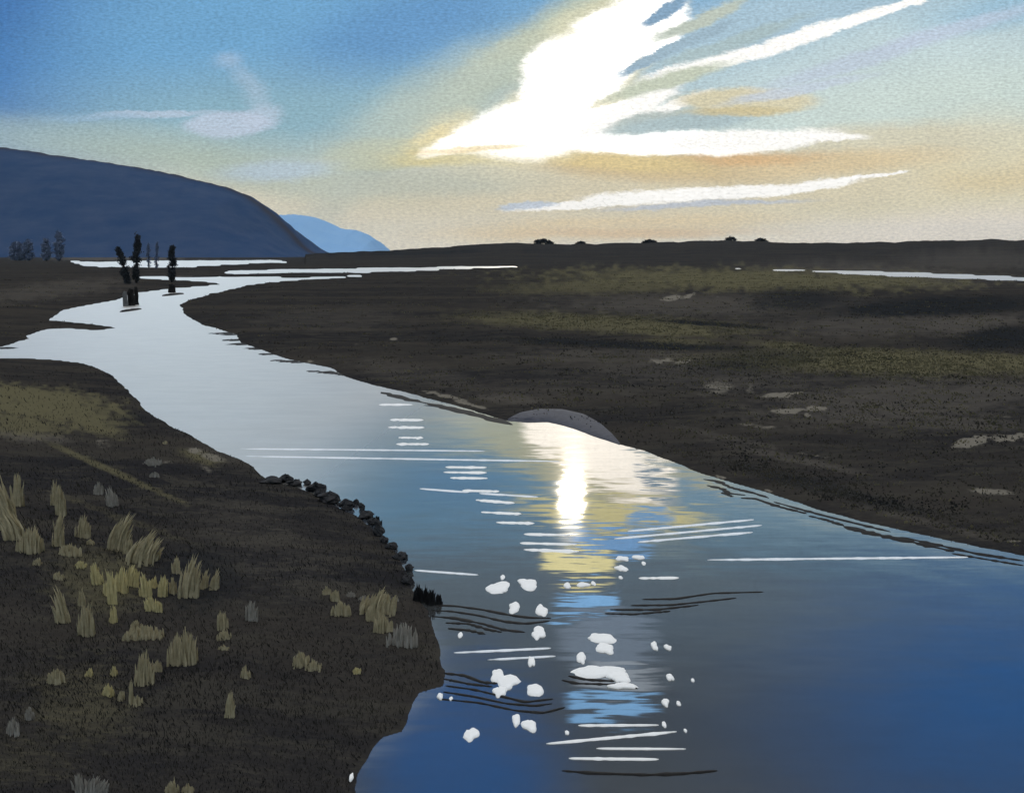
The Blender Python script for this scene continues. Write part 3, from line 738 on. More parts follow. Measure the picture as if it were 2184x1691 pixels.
FB = [(1058, 1255, 50, 24, 'large oval white glint patch sloping down right, upper left of the floating patches', -.5),
      (1122, 1247, 42, 23, 'large rounded white glint patch beside the topmost oval one', 0),
      (1096, 1294, 26, 21, 'small round white glint patch above the dark ripples', 0),
      (1155, 1301, 25, 24, 'upright white glint patch touching the end of the top dark ripple', 0),
      (1147, 1352, 30, 26, 'five-sided white glint patch just below the upper dark ripples', 0),
      (1134, 1412, 14, 23, 'narrow upright white glint patch under the pale lines', 0),
      (1139, 1472, 34, 28, 'tall white glint patch with a pointed top among the lower dark ripples', 0),
      (1082, 1455, 50, 30, 'white glint patch sloping down right, largest beside the lower dark ripples', -.6),
      (1060, 1442, 30, 26, 'white glint patch joined to the upper left of the sloping one', 0),
      (1068, 1475, 30, 22, 'rounded white glint patch joined beneath the sloping one', 0),
      (1099, 1537, 18, 25, 'small pointed white glint patch, left one of the low pair', 0),
      (1128, 1546, 31, 25, 'pointed white glint patch, right one of the low pair', 0),
      (1003, 1565, 30, 28, 'lone pointed white glint patch on the deep blue water near the bottom', 0),
      (1276, 1360, 54, 22, 'white glint patch topmost in the pale blue reflection', 0),
      (1292, 1385, 36, 24, 'white glint patch hanging under the topmost one in the pale blue reflection', 0),
      (1240, 1404, 22, 22, 'small white glint knob left above the biggest glint sheet', 0),
      (1270, 1430, 106, 26, 'biggest white glint sheet, wide and flat, in the pale blue reflection', 0),
      (1318, 1444, 46, 26, 'white glint piece forming the right end of the biggest sheet', 0),
      (1326, 1463, 56, 13, 'thin white glint strip under the dark stroke', 0),
      (1072, 1231, 10, 10, 'tiny round glint dot above the two large oval patches', 0),
      (1326, 1192, 26, 10, 'small flat glint fleck right of the cream patch, upper left of five', 0),
      (1365, 1189, 26, 8, 'small tilted glint fleck right of the cream patch, upper right of five', .3),
      (1325, 1213, 24, 12, 'small glint fleck right of the cream patch, third one down', 0),
      (1324, 1232, 8, 7, 'tiny glint dot right of the cream patch, lowest of five', 0),
      (1373, 1202, 9, 8, 'tiny glint dot under the tilted fleck', 0),
      (1209, 1250, 17, 10, 'small glint fleck under the cream patch, leftmost of three', 0),
      (1242, 1247, 23, 10, 'small oblong glint fleck under the cream patch, middle of three', 0),
      (1265, 1244, 10, 9, 'tiny glint dot under the cream patch, rightmost of three', 0),
      (1397, 1379, 15, 16, 'round glint dot right of the pale reflection, left one of the upper pair', 0),
      (1425, 1380, 15, 10, 'flat glint dot right of the pale reflection, right one of the upper pair', 0),
      (1430, 1444, 15, 14, 'lone round glint dot level with the biggest glint sheet', 0),
      (1478, 1451, 8, 7, 'faint tiny glint dot furthest right on the river', 0),
      (1418, 1497, 15, 16, 'round glint dot right of the lowest blue patch, larger of the pair', 0),
      (1447, 1500, 10, 9, 'tiny glint dot right of the lowest blue patch, smaller of the pair', 0),
      (1416, 1545, 10, 12, 'small upright glint dot at the right end of the pale line below the blue patch', 0),
      (1462, 1558, 7, 7, 'tiny glint dot past the right end of the long rising pale line', 0),
      (1209, 1562, 9, 9, 'tiny glint dot above the left end of the long rising pale line', 0),
      (938, 1486, 13, 13, 'pale blue glint dot against the near bank, left one of two', 0),
      (962, 1490, 8, 8, 'tiny pale blue glint dot near the bank, right one of two', 0),
      (982, 1354, 11, 11, 'pale glint dot below the upper dark ripples near the bank', 0)]
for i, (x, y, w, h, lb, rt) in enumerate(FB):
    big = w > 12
    put('glint_patch', blobmesh(x, y, w, h, 100 + i, th=.022 if big else .012, rot=rt, lobes=.3 if big else .15), M_glint_scrap, lb, 'glint', 'modelled sun-glint patches on the river')  # spots of sun glitter modelled as flat white pieces on the water

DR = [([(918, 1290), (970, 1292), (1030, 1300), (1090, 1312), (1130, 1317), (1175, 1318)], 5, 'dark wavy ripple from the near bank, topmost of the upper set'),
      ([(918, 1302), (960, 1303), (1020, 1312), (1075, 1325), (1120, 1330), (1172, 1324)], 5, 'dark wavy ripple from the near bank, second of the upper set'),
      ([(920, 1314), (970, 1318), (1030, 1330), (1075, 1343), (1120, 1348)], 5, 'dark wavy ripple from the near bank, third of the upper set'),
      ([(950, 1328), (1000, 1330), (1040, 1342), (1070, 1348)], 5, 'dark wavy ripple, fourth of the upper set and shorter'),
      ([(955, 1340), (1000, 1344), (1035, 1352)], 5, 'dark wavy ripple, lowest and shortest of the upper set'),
      ([(945, 1435), (990, 1440), (1030, 1455), (1060, 1457)], 6, 'thick dark ripple ending at the sloping glint patch, topmost of the lower set'),
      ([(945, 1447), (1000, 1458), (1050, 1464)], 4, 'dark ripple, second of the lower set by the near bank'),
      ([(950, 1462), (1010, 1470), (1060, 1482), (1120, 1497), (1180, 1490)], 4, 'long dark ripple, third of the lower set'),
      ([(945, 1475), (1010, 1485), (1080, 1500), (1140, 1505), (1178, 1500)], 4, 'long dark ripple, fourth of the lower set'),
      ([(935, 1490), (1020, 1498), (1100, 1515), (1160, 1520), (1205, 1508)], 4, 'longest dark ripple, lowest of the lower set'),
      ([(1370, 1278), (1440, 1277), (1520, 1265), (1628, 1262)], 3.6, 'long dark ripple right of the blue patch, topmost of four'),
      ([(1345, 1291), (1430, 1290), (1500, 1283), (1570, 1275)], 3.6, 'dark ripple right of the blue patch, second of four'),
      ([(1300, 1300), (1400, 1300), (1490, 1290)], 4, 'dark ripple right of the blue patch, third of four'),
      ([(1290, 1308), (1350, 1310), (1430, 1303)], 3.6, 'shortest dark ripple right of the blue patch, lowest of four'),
      ([(1212, 1441), (1250, 1449), (1310, 1452)], 5, 'short thick dark stroke crossing the biggest glint sheet'),
      ([(1198, 1450), (1230, 1457), (1300, 1459), (1330, 1460), (1360, 1468)], 5, 'long thin dark stroke below the biggest glint sheet'),
      ([(1198, 1643), (1260, 1648), (1380, 1652), (1460, 1649), (1530, 1643)], 7, 'broad dark ripple lowest on the river, below all glint lines'),
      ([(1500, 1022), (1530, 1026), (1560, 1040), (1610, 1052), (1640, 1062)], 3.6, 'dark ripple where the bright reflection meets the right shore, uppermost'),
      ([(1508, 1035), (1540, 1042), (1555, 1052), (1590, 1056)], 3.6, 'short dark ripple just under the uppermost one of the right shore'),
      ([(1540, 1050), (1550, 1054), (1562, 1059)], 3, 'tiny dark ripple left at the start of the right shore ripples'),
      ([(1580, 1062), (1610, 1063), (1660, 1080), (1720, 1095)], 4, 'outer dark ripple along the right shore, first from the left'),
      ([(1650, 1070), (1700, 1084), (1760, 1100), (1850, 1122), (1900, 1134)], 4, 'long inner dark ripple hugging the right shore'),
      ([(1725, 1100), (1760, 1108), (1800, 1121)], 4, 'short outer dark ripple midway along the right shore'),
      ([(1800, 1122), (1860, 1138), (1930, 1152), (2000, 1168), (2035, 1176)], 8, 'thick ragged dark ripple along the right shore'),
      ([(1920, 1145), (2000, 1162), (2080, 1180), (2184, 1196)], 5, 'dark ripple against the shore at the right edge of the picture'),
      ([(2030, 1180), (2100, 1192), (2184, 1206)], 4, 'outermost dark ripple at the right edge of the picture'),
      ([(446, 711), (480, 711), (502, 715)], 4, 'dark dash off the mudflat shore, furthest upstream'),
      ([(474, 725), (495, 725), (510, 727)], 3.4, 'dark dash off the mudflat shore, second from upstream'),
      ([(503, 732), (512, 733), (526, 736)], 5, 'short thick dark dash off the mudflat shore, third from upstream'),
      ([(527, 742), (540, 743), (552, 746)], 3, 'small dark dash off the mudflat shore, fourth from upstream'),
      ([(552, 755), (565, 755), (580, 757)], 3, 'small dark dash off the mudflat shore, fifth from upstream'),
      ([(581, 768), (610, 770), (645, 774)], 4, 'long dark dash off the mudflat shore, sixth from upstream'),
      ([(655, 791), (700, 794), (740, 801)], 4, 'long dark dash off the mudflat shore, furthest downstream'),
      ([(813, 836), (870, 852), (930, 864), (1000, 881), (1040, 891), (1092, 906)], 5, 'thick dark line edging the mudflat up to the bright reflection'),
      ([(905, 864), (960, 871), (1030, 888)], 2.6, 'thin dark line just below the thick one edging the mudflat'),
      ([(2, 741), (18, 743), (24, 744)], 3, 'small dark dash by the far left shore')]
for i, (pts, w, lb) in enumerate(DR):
    put('ripple', strip(pts, w * .85, th=.006, wob=.38, seed=300 + i, n=50, wmin=.4), M_ripple_log, lb, 'ripple', 'dark ripples on the river')  # dark of the ripples modelled as added black strips on the water

# dark specks beside the tree reflections
put('floating_log', blobmesh(370, 629, 20, 5, 71, th=.25, lobes=.15), M_ripple_log, 'small dark log floating below the lone right tree', 'log', None)
put('floating_log', blobmesh(277, 663, 12, 7, 72, th=.2, lobes=.15), M_ripple_log, 'smaller dark lump floating below the tallest tree', 'log', None)

def tree_reflection(px, pyt, pyb, w, lb, mat, seed):  # a tree's reflection in the water, built as an upright solid
    x, y = ground0(px, pyb); D = y; r = w / F * D * .5; h = (pyb - pyt) / F * D
    rng = np.random.default_rng(seed)
    path = [(rng.normal() * .03, 0, k * h) for k in (-.15, .2, .5, .8, 1.0)]
    vs, fs = tube(path, [r * 1.1, r, r * .95, r * .9, r * .6], 9)
    vs = [(a + rng.normal() * r * .08, b + rng.normal() * r * .08, c) for a, b, c in vs]
    o = mesh_obj('tree_reflection', vs, fs, mat); o.location = (x, y, 0); tag(o, lb, 'tree_reflection', 'modelled tree reflections in the water below the trees')
tree_reflection(268, 622, 653, 10, 'pale grey modelled tree reflection in the water, leftmost below the tall trees', M_tuftg2, 1)
tree_reflection(281, 616, 652, 14, 'widest black modelled tree reflection in the water, middle one below the tall trees', M_bark, 2)
tree_reflection(292, 612, 650, 9, 'narrow black modelled tree reflection in the water, right one of three', M_bark, 3)
tree_reflection(367, 606, 624, 14, 'grey-black modelled tree reflection in the water below the lone right tree', M_bark, 4)

# wet blue-grey mud hump over the bright reflection
def hump():
    base = [(1083, 897), (1120, 901), (1168, 899), (1229, 917), (1270, 932), (1322, 948)]
    top = [(1083, 893), (1110, 880), (1150, 873), (1200, 874), (1245, 884), (1280, 903), (1305, 925), (1322, 944)]
    n = 30
    bx = np.interp(np.linspace(1083, 1322, n), [p[0] for p in base], [p[1] for p in base])
    tx = np.interp(np.linspace(1083, 1322, n), [p[0] for p in top], [p[1] for p in top])
    vs = []
    for k in range(9):
        q = k / 8
        for i, px in enumerate(np.linspace(1083, 1322, n)):
            py = bx[i] + 2 + (tx[i] - bx[i] - 2) * q
            e = math.sin(math.pi * i / (n - 1)) ** .6
            gx, gy, gz = hit(px, py); z = max(gz, 0) + .03 * e * min(1, q * 3) - (.04 if k == 0 else 0)
            vs.append((gx, gy, z))
    # back side down to the flat
    for i, px in enumerate(np.linspace(1083, 1322, n)):
        x_, y_, _ = vs[8 * n + i]; vs.append((x_ * 1.01, y_ + .5, max(0, _ - .2)))
    fs = [(r * n + c, r * n + c + 1, (r + 1) * n + c + 1, (r + 1) * n + c) for r in range(9) for c in range(n - 1)]
    o = mesh_obj('mud_hump', vs, fs, M_mound, smooth=True)
    ctr = ground0(1200, 905); o.location = (0, 0, 0)
    me = o.data
    for v in me.vertices: v.co.x -= ctr[0]; v.co.y -= ctr[1]
    o.location = (ctr[0], ctr[1], 0)
    tag(o, 'low blue-grey wet mud hump arching above the white sun reflection at the shore', 'mud hump')
hump()

# ------------------------------------------------------------------ stones on the near bank's edge
def z4(X, Y): return ((500 + X / 3.381) * .9227, (900 + Y / 3.381) * .9227)
ST = [(445, 700, 120, 56, 'long low black stone, furthest upstream on the near bank edge'), (545, 685, 62, 76, 'upright black stone standing above the long low one'),
      (615, 722, 84, 56, 'black stone right of the upright one'), (712, 718, 48, 48, 'small square black stone set out in the water, upstream'),
      (785, 752, 92, 84, 'large slanting black stone behind the small square one'), (812, 805, 52, 66, 'black stone beneath the large slanting one'),
      (885, 832, 112, 96, 'largest rounded dark stone midway along the bank edge'), (1020, 885, 84, 96, 'rounded dark grey stone downstream of the largest one'),
      (1095, 872, 30, 50, 'small brown-grey pebble out in the water, upper of two'), (1137, 905, 36, 60, 'small brown-grey pebble out in the water, lower of two'),
      (1172, 968, 84, 64, 'low dark stone under the two pebbles'), (1232, 1025, 60, 62, 'rough dark stone above the oval black one'),
      (1268, 1097, 58, 92, 'oval black stone standing upright in the water'), (1315, 1166, 52, 62, 'black stone just downstream of the oval one'),
      (1372, 1212, 66, 60, 'dark stone on the steep corner of the near bank'), (1442, 1290, 82, 64, 'black jagged stone jutting from the near bank'),
      (1505, 1385, 40, 72, 'small pointed black stone upright in the water'), (1495, 1474, 62, 84, 'black stone below the pointed one, furthest downstream')]
def stone(px, py, w, h, lb, seed):
    rng = np.random.default_rng(seed)
    x, y, z = hit(px, py + h / 2)
    z = max(0, z); D = math.hypot(y, HC); W_ = w / F * D * .70; Hh = h / F * D * .85
    vs = []; fs = []; n, m = 12, 8
    ph = rng.uniform(0, 6.28, 6)
    for j in range(m + 1):
        th = math.pi * j / m
        for k in range(n):
            a = 2 * math.pi * k / n
            r = 1 + .22 * math.sin(2 * a + ph[0] + j * .4) + .16 * math.sin(3 * a + ph[1] + j) + .10 * math.sin(5 * a + ph[3]) + .13 * rng.normal()
            vs.append((W_ * r * math.sin(th) ** .8 * math.cos(a), W_ * .8 * r * math.sin(th) ** .8 * math.sin(a), Hh * .5 + Hh * .55 * math.cos(th) * (1 + .22 * math.sin(a * 2 + ph[2]) + .1 * rng.normal())))
    for j in range(m):
        for k in range(n): fs.append((j * n + k, (j + 1) * n + k, (j + 1) * n + (k + 1) % n, j * n + (k + 1) % n))
    o = mesh_obj('stone', vs, fs, M_stone); o.location = (x, y, z - Hh * .15)
    tag(o, lb, 'stone', 'black stones along the near bank edge')
for i, (X_, Y_, w, h, lb) in enumerate(ST):
    px, py = z4(X_, Y_); stone(px, py, w * .273, h * .273, lb, 500 + i)

# ------------------------------------------------------------------ grass
def blades(n, spread_x, spread_y, hmin, hmax, wid, rng, lean=(0, 0), bend=.3):
    vs = []; fs = []
    for _ in range(n):
        bx = rng.normal() * spread_x * .5; by = rng.normal() * spread_y * .5
        bx = max(-spread_x, min(spread_x, bx)); h = rng.uniform(hmin, hmax) * (1 - .35 * min(1, abs(bx) / (spread_x + 1e-6)))
        a = rng.uniform(-.7, .7); cx, cy = math.cos(a) * wid, math.sin(a) * wid
        lx = (lean[0] + rng.normal() * bend * .6) * h; ly = (lean[1] + rng.normal() * bend * .5) * h
        w = rng.uniform(.7, 1.3); i = len(vs)
        for q, ws in ((0, 1), (.5, .8), (.85, .45), (1.0, .05)):
            X_, Y_, Z_ = bx + lx * q * q, by + ly * q * q, h * q - (.03 if q == 0 else 0)
            vs += [(X_ - cx * ws * w, Y_ - cy * ws * w, Z_), (X_ + cx * ws * w, Y_ + cy * ws * w, Z_)]
        for k in range(3): fs.append((i + 2 * k, i + 2 * k + 1, i + 2 * k + 3, i + 2 * k + 2))
    return vs, fs
def tuft(px, pyb, wpx, hpx, lb, mat=None, lean=0.0, name='grass_tuft', cat='grass tuft', group='pale grass tufts on the near bank', seed=0, dens=1.0):
    rng = np.random.default_rng(1000 + seed)
    x, y, z = hit(px, pyb); D = math.sqrt(x * x + y * y + (HC - z) ** 2)
    h = hpx / F * D * 1.12; w = wpx / F * D * 1.3
    n = int(max(16, min(420, (30 + wpx * 3.6) * dens)))
    vs, fs = blades(n, w * .5, max(.05, w * .3), h * .2, h, .0085 * D / 12 * (1 + wpx / 60), rng, (lean, 0), .10)
    o = mesh_obj(name, vs, fs, mat or M_tuft); o.location = (x, y, z)
    return tag(o, lb, cat, group)
def a8(X, Y): return (X / 3.381 * .9227, (800 + Y / 3.381) * .9227)
def a9(X, Y): return (X / 2.9 * .9227, (1250 + Y / 2.9) * .9227)
def a10(X, Y): return ((500 + X / 2.9) * .9227, (1250 + Y / 2.9) * .9227)
k8 = .9227 / 3.381; k9 = .9227 / 2.9
TU = [  # frame, x, bottom y, width, height, label, material, lean
 (a8, 60, 1420, 110, 420, 'tallest broad pale grass clump at the left edge of the near bank', 0, -.25),
 (a8, 140, 1250, 60, 230, 'pale grass clump right beside the tallest one at the left edge', 0, .05),
 (a8, 130, 1510, 110, 230, 'pale grass clump leaning left, foot of the clump at the left edge', 0, -.4),
 (a8, 235, 1600, 130, 170, 'broad short pale grass clump low at the left, right of the leaning one', 0, .1),
 (a8, 455, 1560, 60, 240, 'slim pale grass tuft, lower half of the tall wavy strand', 0, .15),
 (a8, 478, 1320, 50, 220, 'slim pale grass tuft, upper half of the tall wavy strand', 0, .0),
 (a8, 430, 1240, 36, 170, 'thin faint grass wisp left of the tall wavy strand', 0, .0),
 (a8, 645, 1490, 70, 160, 'short pale grass tuft between the wavy strand and the diagonal sheaf', 0, .1),
 (a8, 545, 1630, 120, 80, 'low round pale grass clump below the wavy strand', 0, 0),
 (a8, 705, 1550, 36, 44, 'tiny pale grass knot above the yellow grasses', 0, 0),
 (a8, 925, 1590, 110, 260, 'diagonal sheaf of pale grass leaning right, left one of two', 0, .35),
 (a8, 1110, 1690, 150, 230, 'diagonal sheaf of pale grass leaning right, right one of two', 0, .45),
 (a8, 770, 1160, 44, 100, 'small dim grass tuft high on the near bank, left one', 2, 0),
 (a8, 880, 1250, 60, 150, 'small dim grass tuft high on the near bank, taller right one', 2, -.1),
 (a8, 1000, 1620, 50, 120, 'thin grass wisp just left of the right diagonal sheaf', 0, .2),
 (a8, 1190, 925, 90, 50, 'low grey grass tuft high on the bank, left of the olive patch', 2, 0),
 (a8, 1210, 1020, 46, 36, 'tiny grey grass knot below the low grey tuft', 2, 0),
 (a8, 1290, 765, 24, 24, 'smallest grass knot near the far slope of the bank', 0, 0),
 (a9, 250, 160, 36, 40, 'tiny olive grass knot, upper left of the yellow grasses', 0, 0),
 (a9, 390, 255, 44, 44, 'small olive grass knot left of the yellow grasses', 0, 0),
 (a9, 540, 170, 44, 40, 'small yellow grass knot, first of the row above the yellow grasses', 1, 0),
 (a9, 650, 290, 50, 140, 'thin yellow grass tuft trailing down at the start of the yellow row', 1, -.1),
 (a9, 720, 360, 40, 90, 'short yellow grass tuft just left of the brightest yellow one', 1, 0),
 (a9, 755, 420, 40, 220, 'tall slim brightest yellow grass tuft in the middle of the near bank', 1, 0),
 (a9, 810, 340, 56, 160, 'bushy yellow grass tuft right of the tall slim one', 1, .1),
 (a9, 880, 300, 60, 140, 'yellow grass tuft at the foot of the diagonal sheaf', 1, .15),
 (a9, 980, 370, 50, 150, 'upright pale stalk cluster, first from left of the row of stalks', 1, -.05),
 (a9, 1032, 310, 24, 70, 'smallest stalk cluster, second of the row of stalks', 1, 0),
 (a9, 1092, 370, 40, 130, 'upright pale stalk cluster, third of the row of stalks', 1, .05),
 (a9, 1158, 350, 30, 100, 'upright olive stalk cluster, fourth of the row of stalks', 0, 0),
 (a9, 1185, 215, 34, 110, 'upright stalk cluster standing above the row of stalks', 0, 0),
 (a9, 1265, 370, 90, 260, 'broad tall olive grass tuft among the stalks', 0, .2),
 (a9, 1370, 310, 34, 110, 'upright olive stalk cluster, second last of the row of stalks', 0, .15),
 (a9, 1435, 320, 40, 130, 'upright olive stalk cluster, rightmost of the row of stalks', 0, .2),
 (a9, 1015, 460, 60, 90, 'short yellow tuft just below the row of stalks', 1, -.1),
 (a9, 1062, 475, 34, 70, 'small yellow stalk cluster below right of the row of stalks', 1, 0),
 (a9, 430, 545, 60, 210, 'ragged olive grass strand left of the wide pale tuft', 0, -.2),
 (a9, 548, 430, 30, 100, 'faint slim grass tuft above the wide pale tuft', 0, 0),
 (a9, 580, 635, 64, 200, 'wide pale grass tuft, left in the lower bank', 0, .05),
 (a9, 762, 540, 30, 110, 'thin yellow grass strand under the brightest yellow tuft', 1, 0),
 (a9, 970, 645, 170, 70, 'wide low pale grass clump shaped like a bar', 0, 0),
 (a9, 915, 590, 50, 60, 'small olive knot on top of the bar-shaped clump', 0, 0),
 (a9, 1200, 825, 90, 190, 'big pale grass clump, left half of the pair in the middle', 0, 0),
 (a9, 1260, 825, 70, 240, 'big pale grass clump, taller right half of the pair in the middle', 0, .03),
 (a9, 970, 960, 80, 210, 'tall pale grass tuft below the bar-shaped clump', 0, .05),
 (a9, 1055, 870, 44, 66, 'small pale knot right of the tall tuft below the bar', 0, 0),
 (a9, 380, 945, 76, 80, 'forked pale grass knot alone in the lower left', 0, 0),
 (a9, 600, 900, 26, 50, 'tiny yellow grass tip right of the forked knot', 1, .1),
 (a9, 765, 900, 24, 60, 'tiny yellow grass tip left of the dark hollow', 1, 0),
 (a9, 722, 1035, 50, 70, 'small yellow tuft below the tiny yellow tips', 1, 0),
 (a9, 812, 1065, 24, 60, 'small pale stalk left of the thin upright one', 0, 0),
 (a9, 882, 1090, 12, 160, 'single thin upright pale stalk low in the bank', 0, 0),
 (a9, 922, 1100, 36, 66, 'small pale tuft right of the single thin stalk', 0, 0),
 (a9, 200, 1195, 34, 76, 'small upright grey-olive tuft in the lower left corner', 2, 0),
 (a9, 90, 1290, 54, 90, 'hooked grey-olive tuft furthest into the lower left corner', 2, 0),
 (a9, 540, 1691, 60, 110, 'grey dry grass tuft at the bottom edge, left of three', 2, -.1),
 (a9, 615, 1691, 60, 100, 'grey dry grass tuft at the bottom edge, middle of three', 2, .2),
 (a9, 680, 1695, 50, 76, 'grey dry grass tuft at the bottom edge, right of three', 2, .3),
 (a9, 1155, 1691, 56, 70, 'dim grass tuft at the bottom edge, left of the last pair', 0, 0),
 (a9, 1255, 1700, 56, 40, 'dim grass tuft at the bottom edge, right of the last pair', 0, 0),
 (a9, 1495, 590, 50, 130, 'dim upright grass tuft right of the big pale pair', 0, 0),
 (a9, 1500, 660, 60, 60, 'dim grass knot just below the dim upright tuft', 0, 0),
 (a9, 1495, 725, 50, 24, 'flat dim grass dash below the dim knot', 0, 0),
 (a9, 1540, 1175, 44, 160, 'slender curved olive grass strand low in the middle', 0, .1),
 (a10, 195, 915, 44, 76, 'small pale tuft above the slender curved strand', 0, 0),
 (a10, 235, 530, 60, 120, 'forked grey grass wisp in the centre of the bank', 2, 0),
 (a10, 740, 355, 40, 50, 'small olive knot, start of the diagonal trail of tufts', 0, 0),
 (a10, 800, 400, 50, 70, 'pale tuft, second of the diagonal trail', 0, 0),
 (a10, 835, 495, 90, 90, 'largest tuft at the foot of the diagonal trail', 0, 0),
 (a10, 900, 370, 40, 30, 'faint grass knot between the two trails of tufts', 2, 0),
 (a10, 990, 392, 50, 22, 'faint flat grass knot left of the olive fan', 2, 0),
 (a10, 1080, 470, 170, 140, 'fan of olive grass near the river side of the bank', 0, .25),
 (a10, 1060, 530, 80, 80, 'pale tuft below the olive fan', 0, 0),
 (a10, 1120, 605, 90, 110, 'pale yellowish tuft at the foot of the olive fan', 0, 0),
 (a10, 1250, 690, 140, 130, 'ragged speckled grass tuft closest to the water', 2, .0),
 (a10, 1195, 400, 40, 24, 'faint grass knot right of the olive fan', 2, 0),
 (a10, 570, 835, 80, 90, 'pale grass clump alone in the lower right of the bank, left half', 0, 0),
 (a10, 650, 860, 70, 60, 'pale grass clump alone in the lower right of the bank, right half', 0, 0),
 (a10, 940, 885, 36, 34, 'tiny bright yellow grass knot near the river side, all alone', 1, 0),
]
mats3 = [M_tuft, M_tufty, M_tuftg]
for i, (fn, X_, Yb, w, h, lb, mi, ln) in enumerate(TU):
    px, py = fn(X_, Yb); k = k8 if fn is a8 else k9
    tuft(px, min(py, 1688), w * k, h * k, lb, mats3[mi], ln, seed=i)
# one white feather-like scrap at the bottom edge
px, py = a10(905, 1615)
put('paper_scrap', (lambda d: (d[0], d[1], (d[2][0], d[2][1], hit(px, py)[2] + .02)))(blobmesh(px, py - 4, 10, 16, 77, th=.02, rot=.5)), M_glint_scrap, 'small white scrap lying on the bank by the water at the bottom edge', 'scrap', None)
# black reeds
for i, (X_, Y_, w, h, lb) in enumerate([(1575, 1650, 50, 130, 'black reed clump at the near bank corner, left of four'), (1628, 1660, 40, 130, 'tallest black reed clump at the near bank corner'),
                                        (1680, 1680, 60, 120, 'bushy black reed clump, third from left at the bank corner'), (1735, 1675, 44, 80, 'short black reed clump, right of four at the bank corner'),
                                        (1250, 1050, 60, 60, 'small black reed clump beside the oval stone')]):
    px, py = z4(X_, Y_); tuft(px, py, w * .273, h * .273, lb, M_reed, .05, 'reed_clump', 'reeds', 'black reeds at the water edge', 2000 + i, 1.2)

# short dark sward over the whole near bank (uncountable)
def marsh(name, label, mat, n, pick, hrange, seed):
    """loose tussocks standing all over the flats, thicker where the ground is grown over"""
    rng = np.random.default_rng(seed)
    g = VEG; w_ = pick * (g['s'] > 0.5) * (~g['near']) * (g['r'] < 520) * (g['r'] > 20) * (g['PX'] > -60) * (g['PX'] < 2250)
    i = rng.choice(len(w_), n, p=w_ / w_.sum())
    r = g['r'][i]; x = g['x'][i] + rng.normal(size=n) * r * .0012; y = g['y'][i] + rng.normal(size=n) * r * .004; z = g['z'][i]
    sc = (r / 60) ** .45
    H = rng.uniform(*hrange, n) * sc; V = []; 
    for k in range(5):
        bx = x + rng.normal(size=n) * .22 * sc; by = y + rng.normal(size=n) * .25 * sc; h = H * rng.uniform(.5, 1.1, n); w = .05 * sc * rng.uniform(.6, 1.5, n)
        a = rng.uniform(-.8, .8, n); cx_, cy_ = np.cos(a) * w, np.sin(a) * w; lx = rng.normal(size=n) * .5 * h
        V.append(np.stack([np.stack([bx - cx_, by - cy_, z - .05], -1), np.stack([bx + cx_, by + cy_, z - .05], -1), np.stack([bx + lx * .5 + cx_ * .7, by + cy_ * .7, z + h * .6], -1), np.stack([bx + lx, by, z + h], -1)], 1))
    V = np.concatenate(V).reshape(-1, 3); Fq = np.arange(len(V)).reshape(-1, 4)
    me = bpy.data.meshes.new(name); me.from_pydata(V.tolist(), [], Fq.tolist()); me.update(); me.materials.append(mat)
    o = bpy.data.objects.new(name, me); C.objects.link(o); tag(o, label, 'grass', kind='stuff')
M_khaki = simple('khaki_marsh_grass', (0.10, 0.092, 0.055), (0.19, 0.165, 0.10), .25, .95, .0)
M_sedge = simple('dark_sedge', (0.030, 0.030, 0.030), (0.100, 0.086, 0.064), .5, .95, .0)
marsh('marsh_grass', 'khaki marsh grass growing in bands over the flats', M_khaki, 5000, np.clip(VEG['olive'], 0, 1) ** 2 + .25 * np.clip(VEG['brown'], 0, 1) ** 2 + .01, (.04, .11), 41)
marsh('sedge', 'dark low sedge scattered over the flats', M_sedge, 4200, .15 + np.clip(VEG['dark'], 0, 1), (.03, .10), 42)

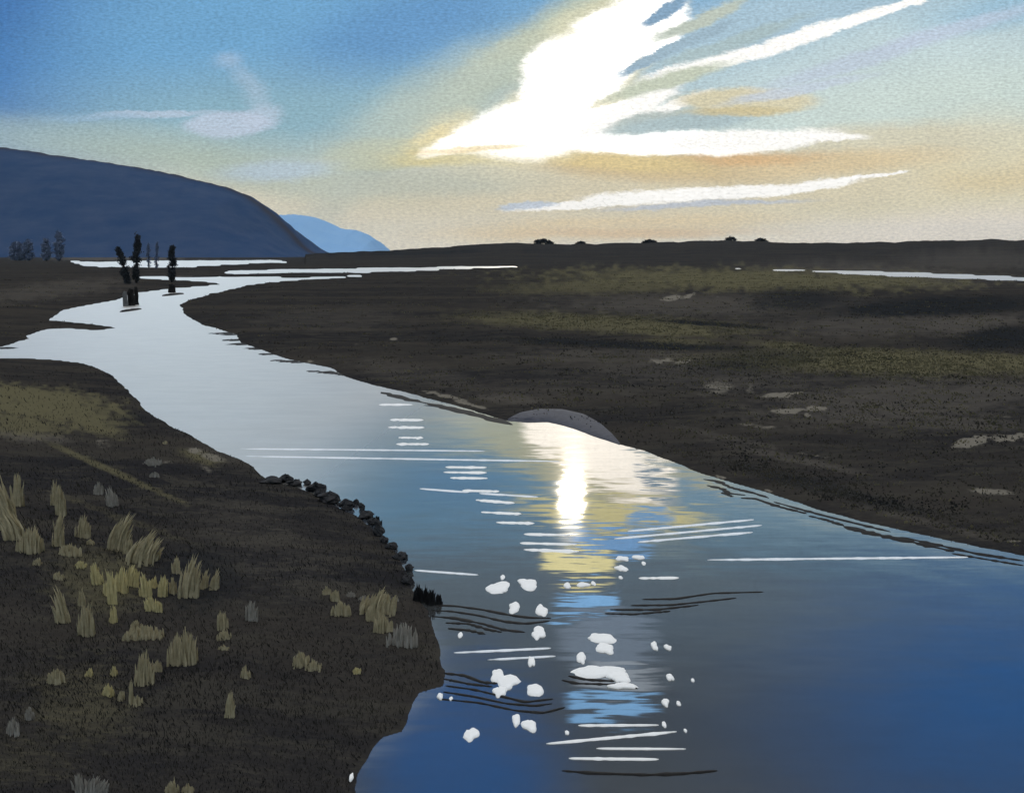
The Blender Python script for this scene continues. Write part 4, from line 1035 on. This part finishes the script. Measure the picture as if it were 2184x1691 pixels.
def sward():
    rng = np.random.default_rng(5)
    vs = []; fs = []
    n = 38000
    PXs = rng.uniform(-60, 960, n); PYs = 765 + (1760 - 765) * rng.uniform(0, 1, n) ** .8
    d = np.stack([(PXs - CX) / F, cp + (CY - PYs) / F * sp, -sp + (CY - PYs) / F * cp], -1)
    t_ = (0.5 - HC) / d[:, 2]; x = d[:, 0] * t_; y = d[:, 1] * t_
    z, s, near = height(x, y)
    ok = (s > 0.06) & near
    x, y, z, s = x[ok], y[ok], z[ok], s[ok]
    D = np.sqrt(x * x + y * y + (HC - z) ** 2)
    hh = rng.uniform(.02, .06, len(x)) * (1 + .6 * fbm(x * .5, y * .5, 3, 90)) * (D / 14) ** .6
    a = rng.uniform(-.9, .9, len(x)); w = .0035 * D / 12 * rng.uniform(.7, 1.5, len(x))
    lx = rng.normal(size=len(x)) * .35 * hh; ly = rng.normal(size=len(x)) * .3 * hh
    cx_, cy_ = np.cos(a) * w, np.sin(a) * w
    V = np.stack([np.stack([x - cx_, y - cy_, z - .02], -1), np.stack([x + cx_, y + cy_, z - .02], -1), np.stack([x + lx * .4 + cx_ * .6, y + ly * .4 + cy_ * .6, z + hh * .6], -1), np.stack([x + lx, y + ly, z + hh], -1)], 1).reshape(-1, 3)
    m = len(x); Fq = np.arange(m * 4).reshape(-1, 4)
    me = bpy.data.meshes.new('grass'); me.from_pydata(V.tolist(), [], Fq.tolist()); me.update(); me.materials.append(M_grass)
    o = bpy.data.objects.new('grass', me); C.objects.link(o); tag(o, 'short dark grass covering the near bank', 'grass', kind='stuff')
sward()

# ------------------------------------------------------------------ air
def haze():
    x0, x1, y0, y1, z0, z1 = -14400, 14400, -14400, 14600, -1.8, 420
    vs = [(x, y, z) for z in (z0, z1) for y in (y0, y1) for x in (x0, x1)]
    fs = [(0, 2, 3, 1), (4, 5, 7, 6), (0, 1, 5, 4), (2, 6, 7, 3), (0, 4, 6, 2), (1, 3, 7, 5)]
    m = bpy.data.materials.new('haze'); m.use_nodes = True; t = m.node_tree; t.nodes.clear()
    o = tn(t, 'ShaderNodeOutputMaterial'); v = tn(t, 'ShaderNodeVolumePrincipled')
    v.inputs['Color'].default_value = (0.62, 0.80, 1.0, 1); v.inputs['Density'].default_value = HAZE; v.inputs['Anisotropy'].default_value = 0.2
    t.links.new(v.outputs[0], o.inputs['Volume'])
    tag(mesh_obj('haze', vs, fs, m), kind='stuff')
HAZE = 3.0e-5
haze()
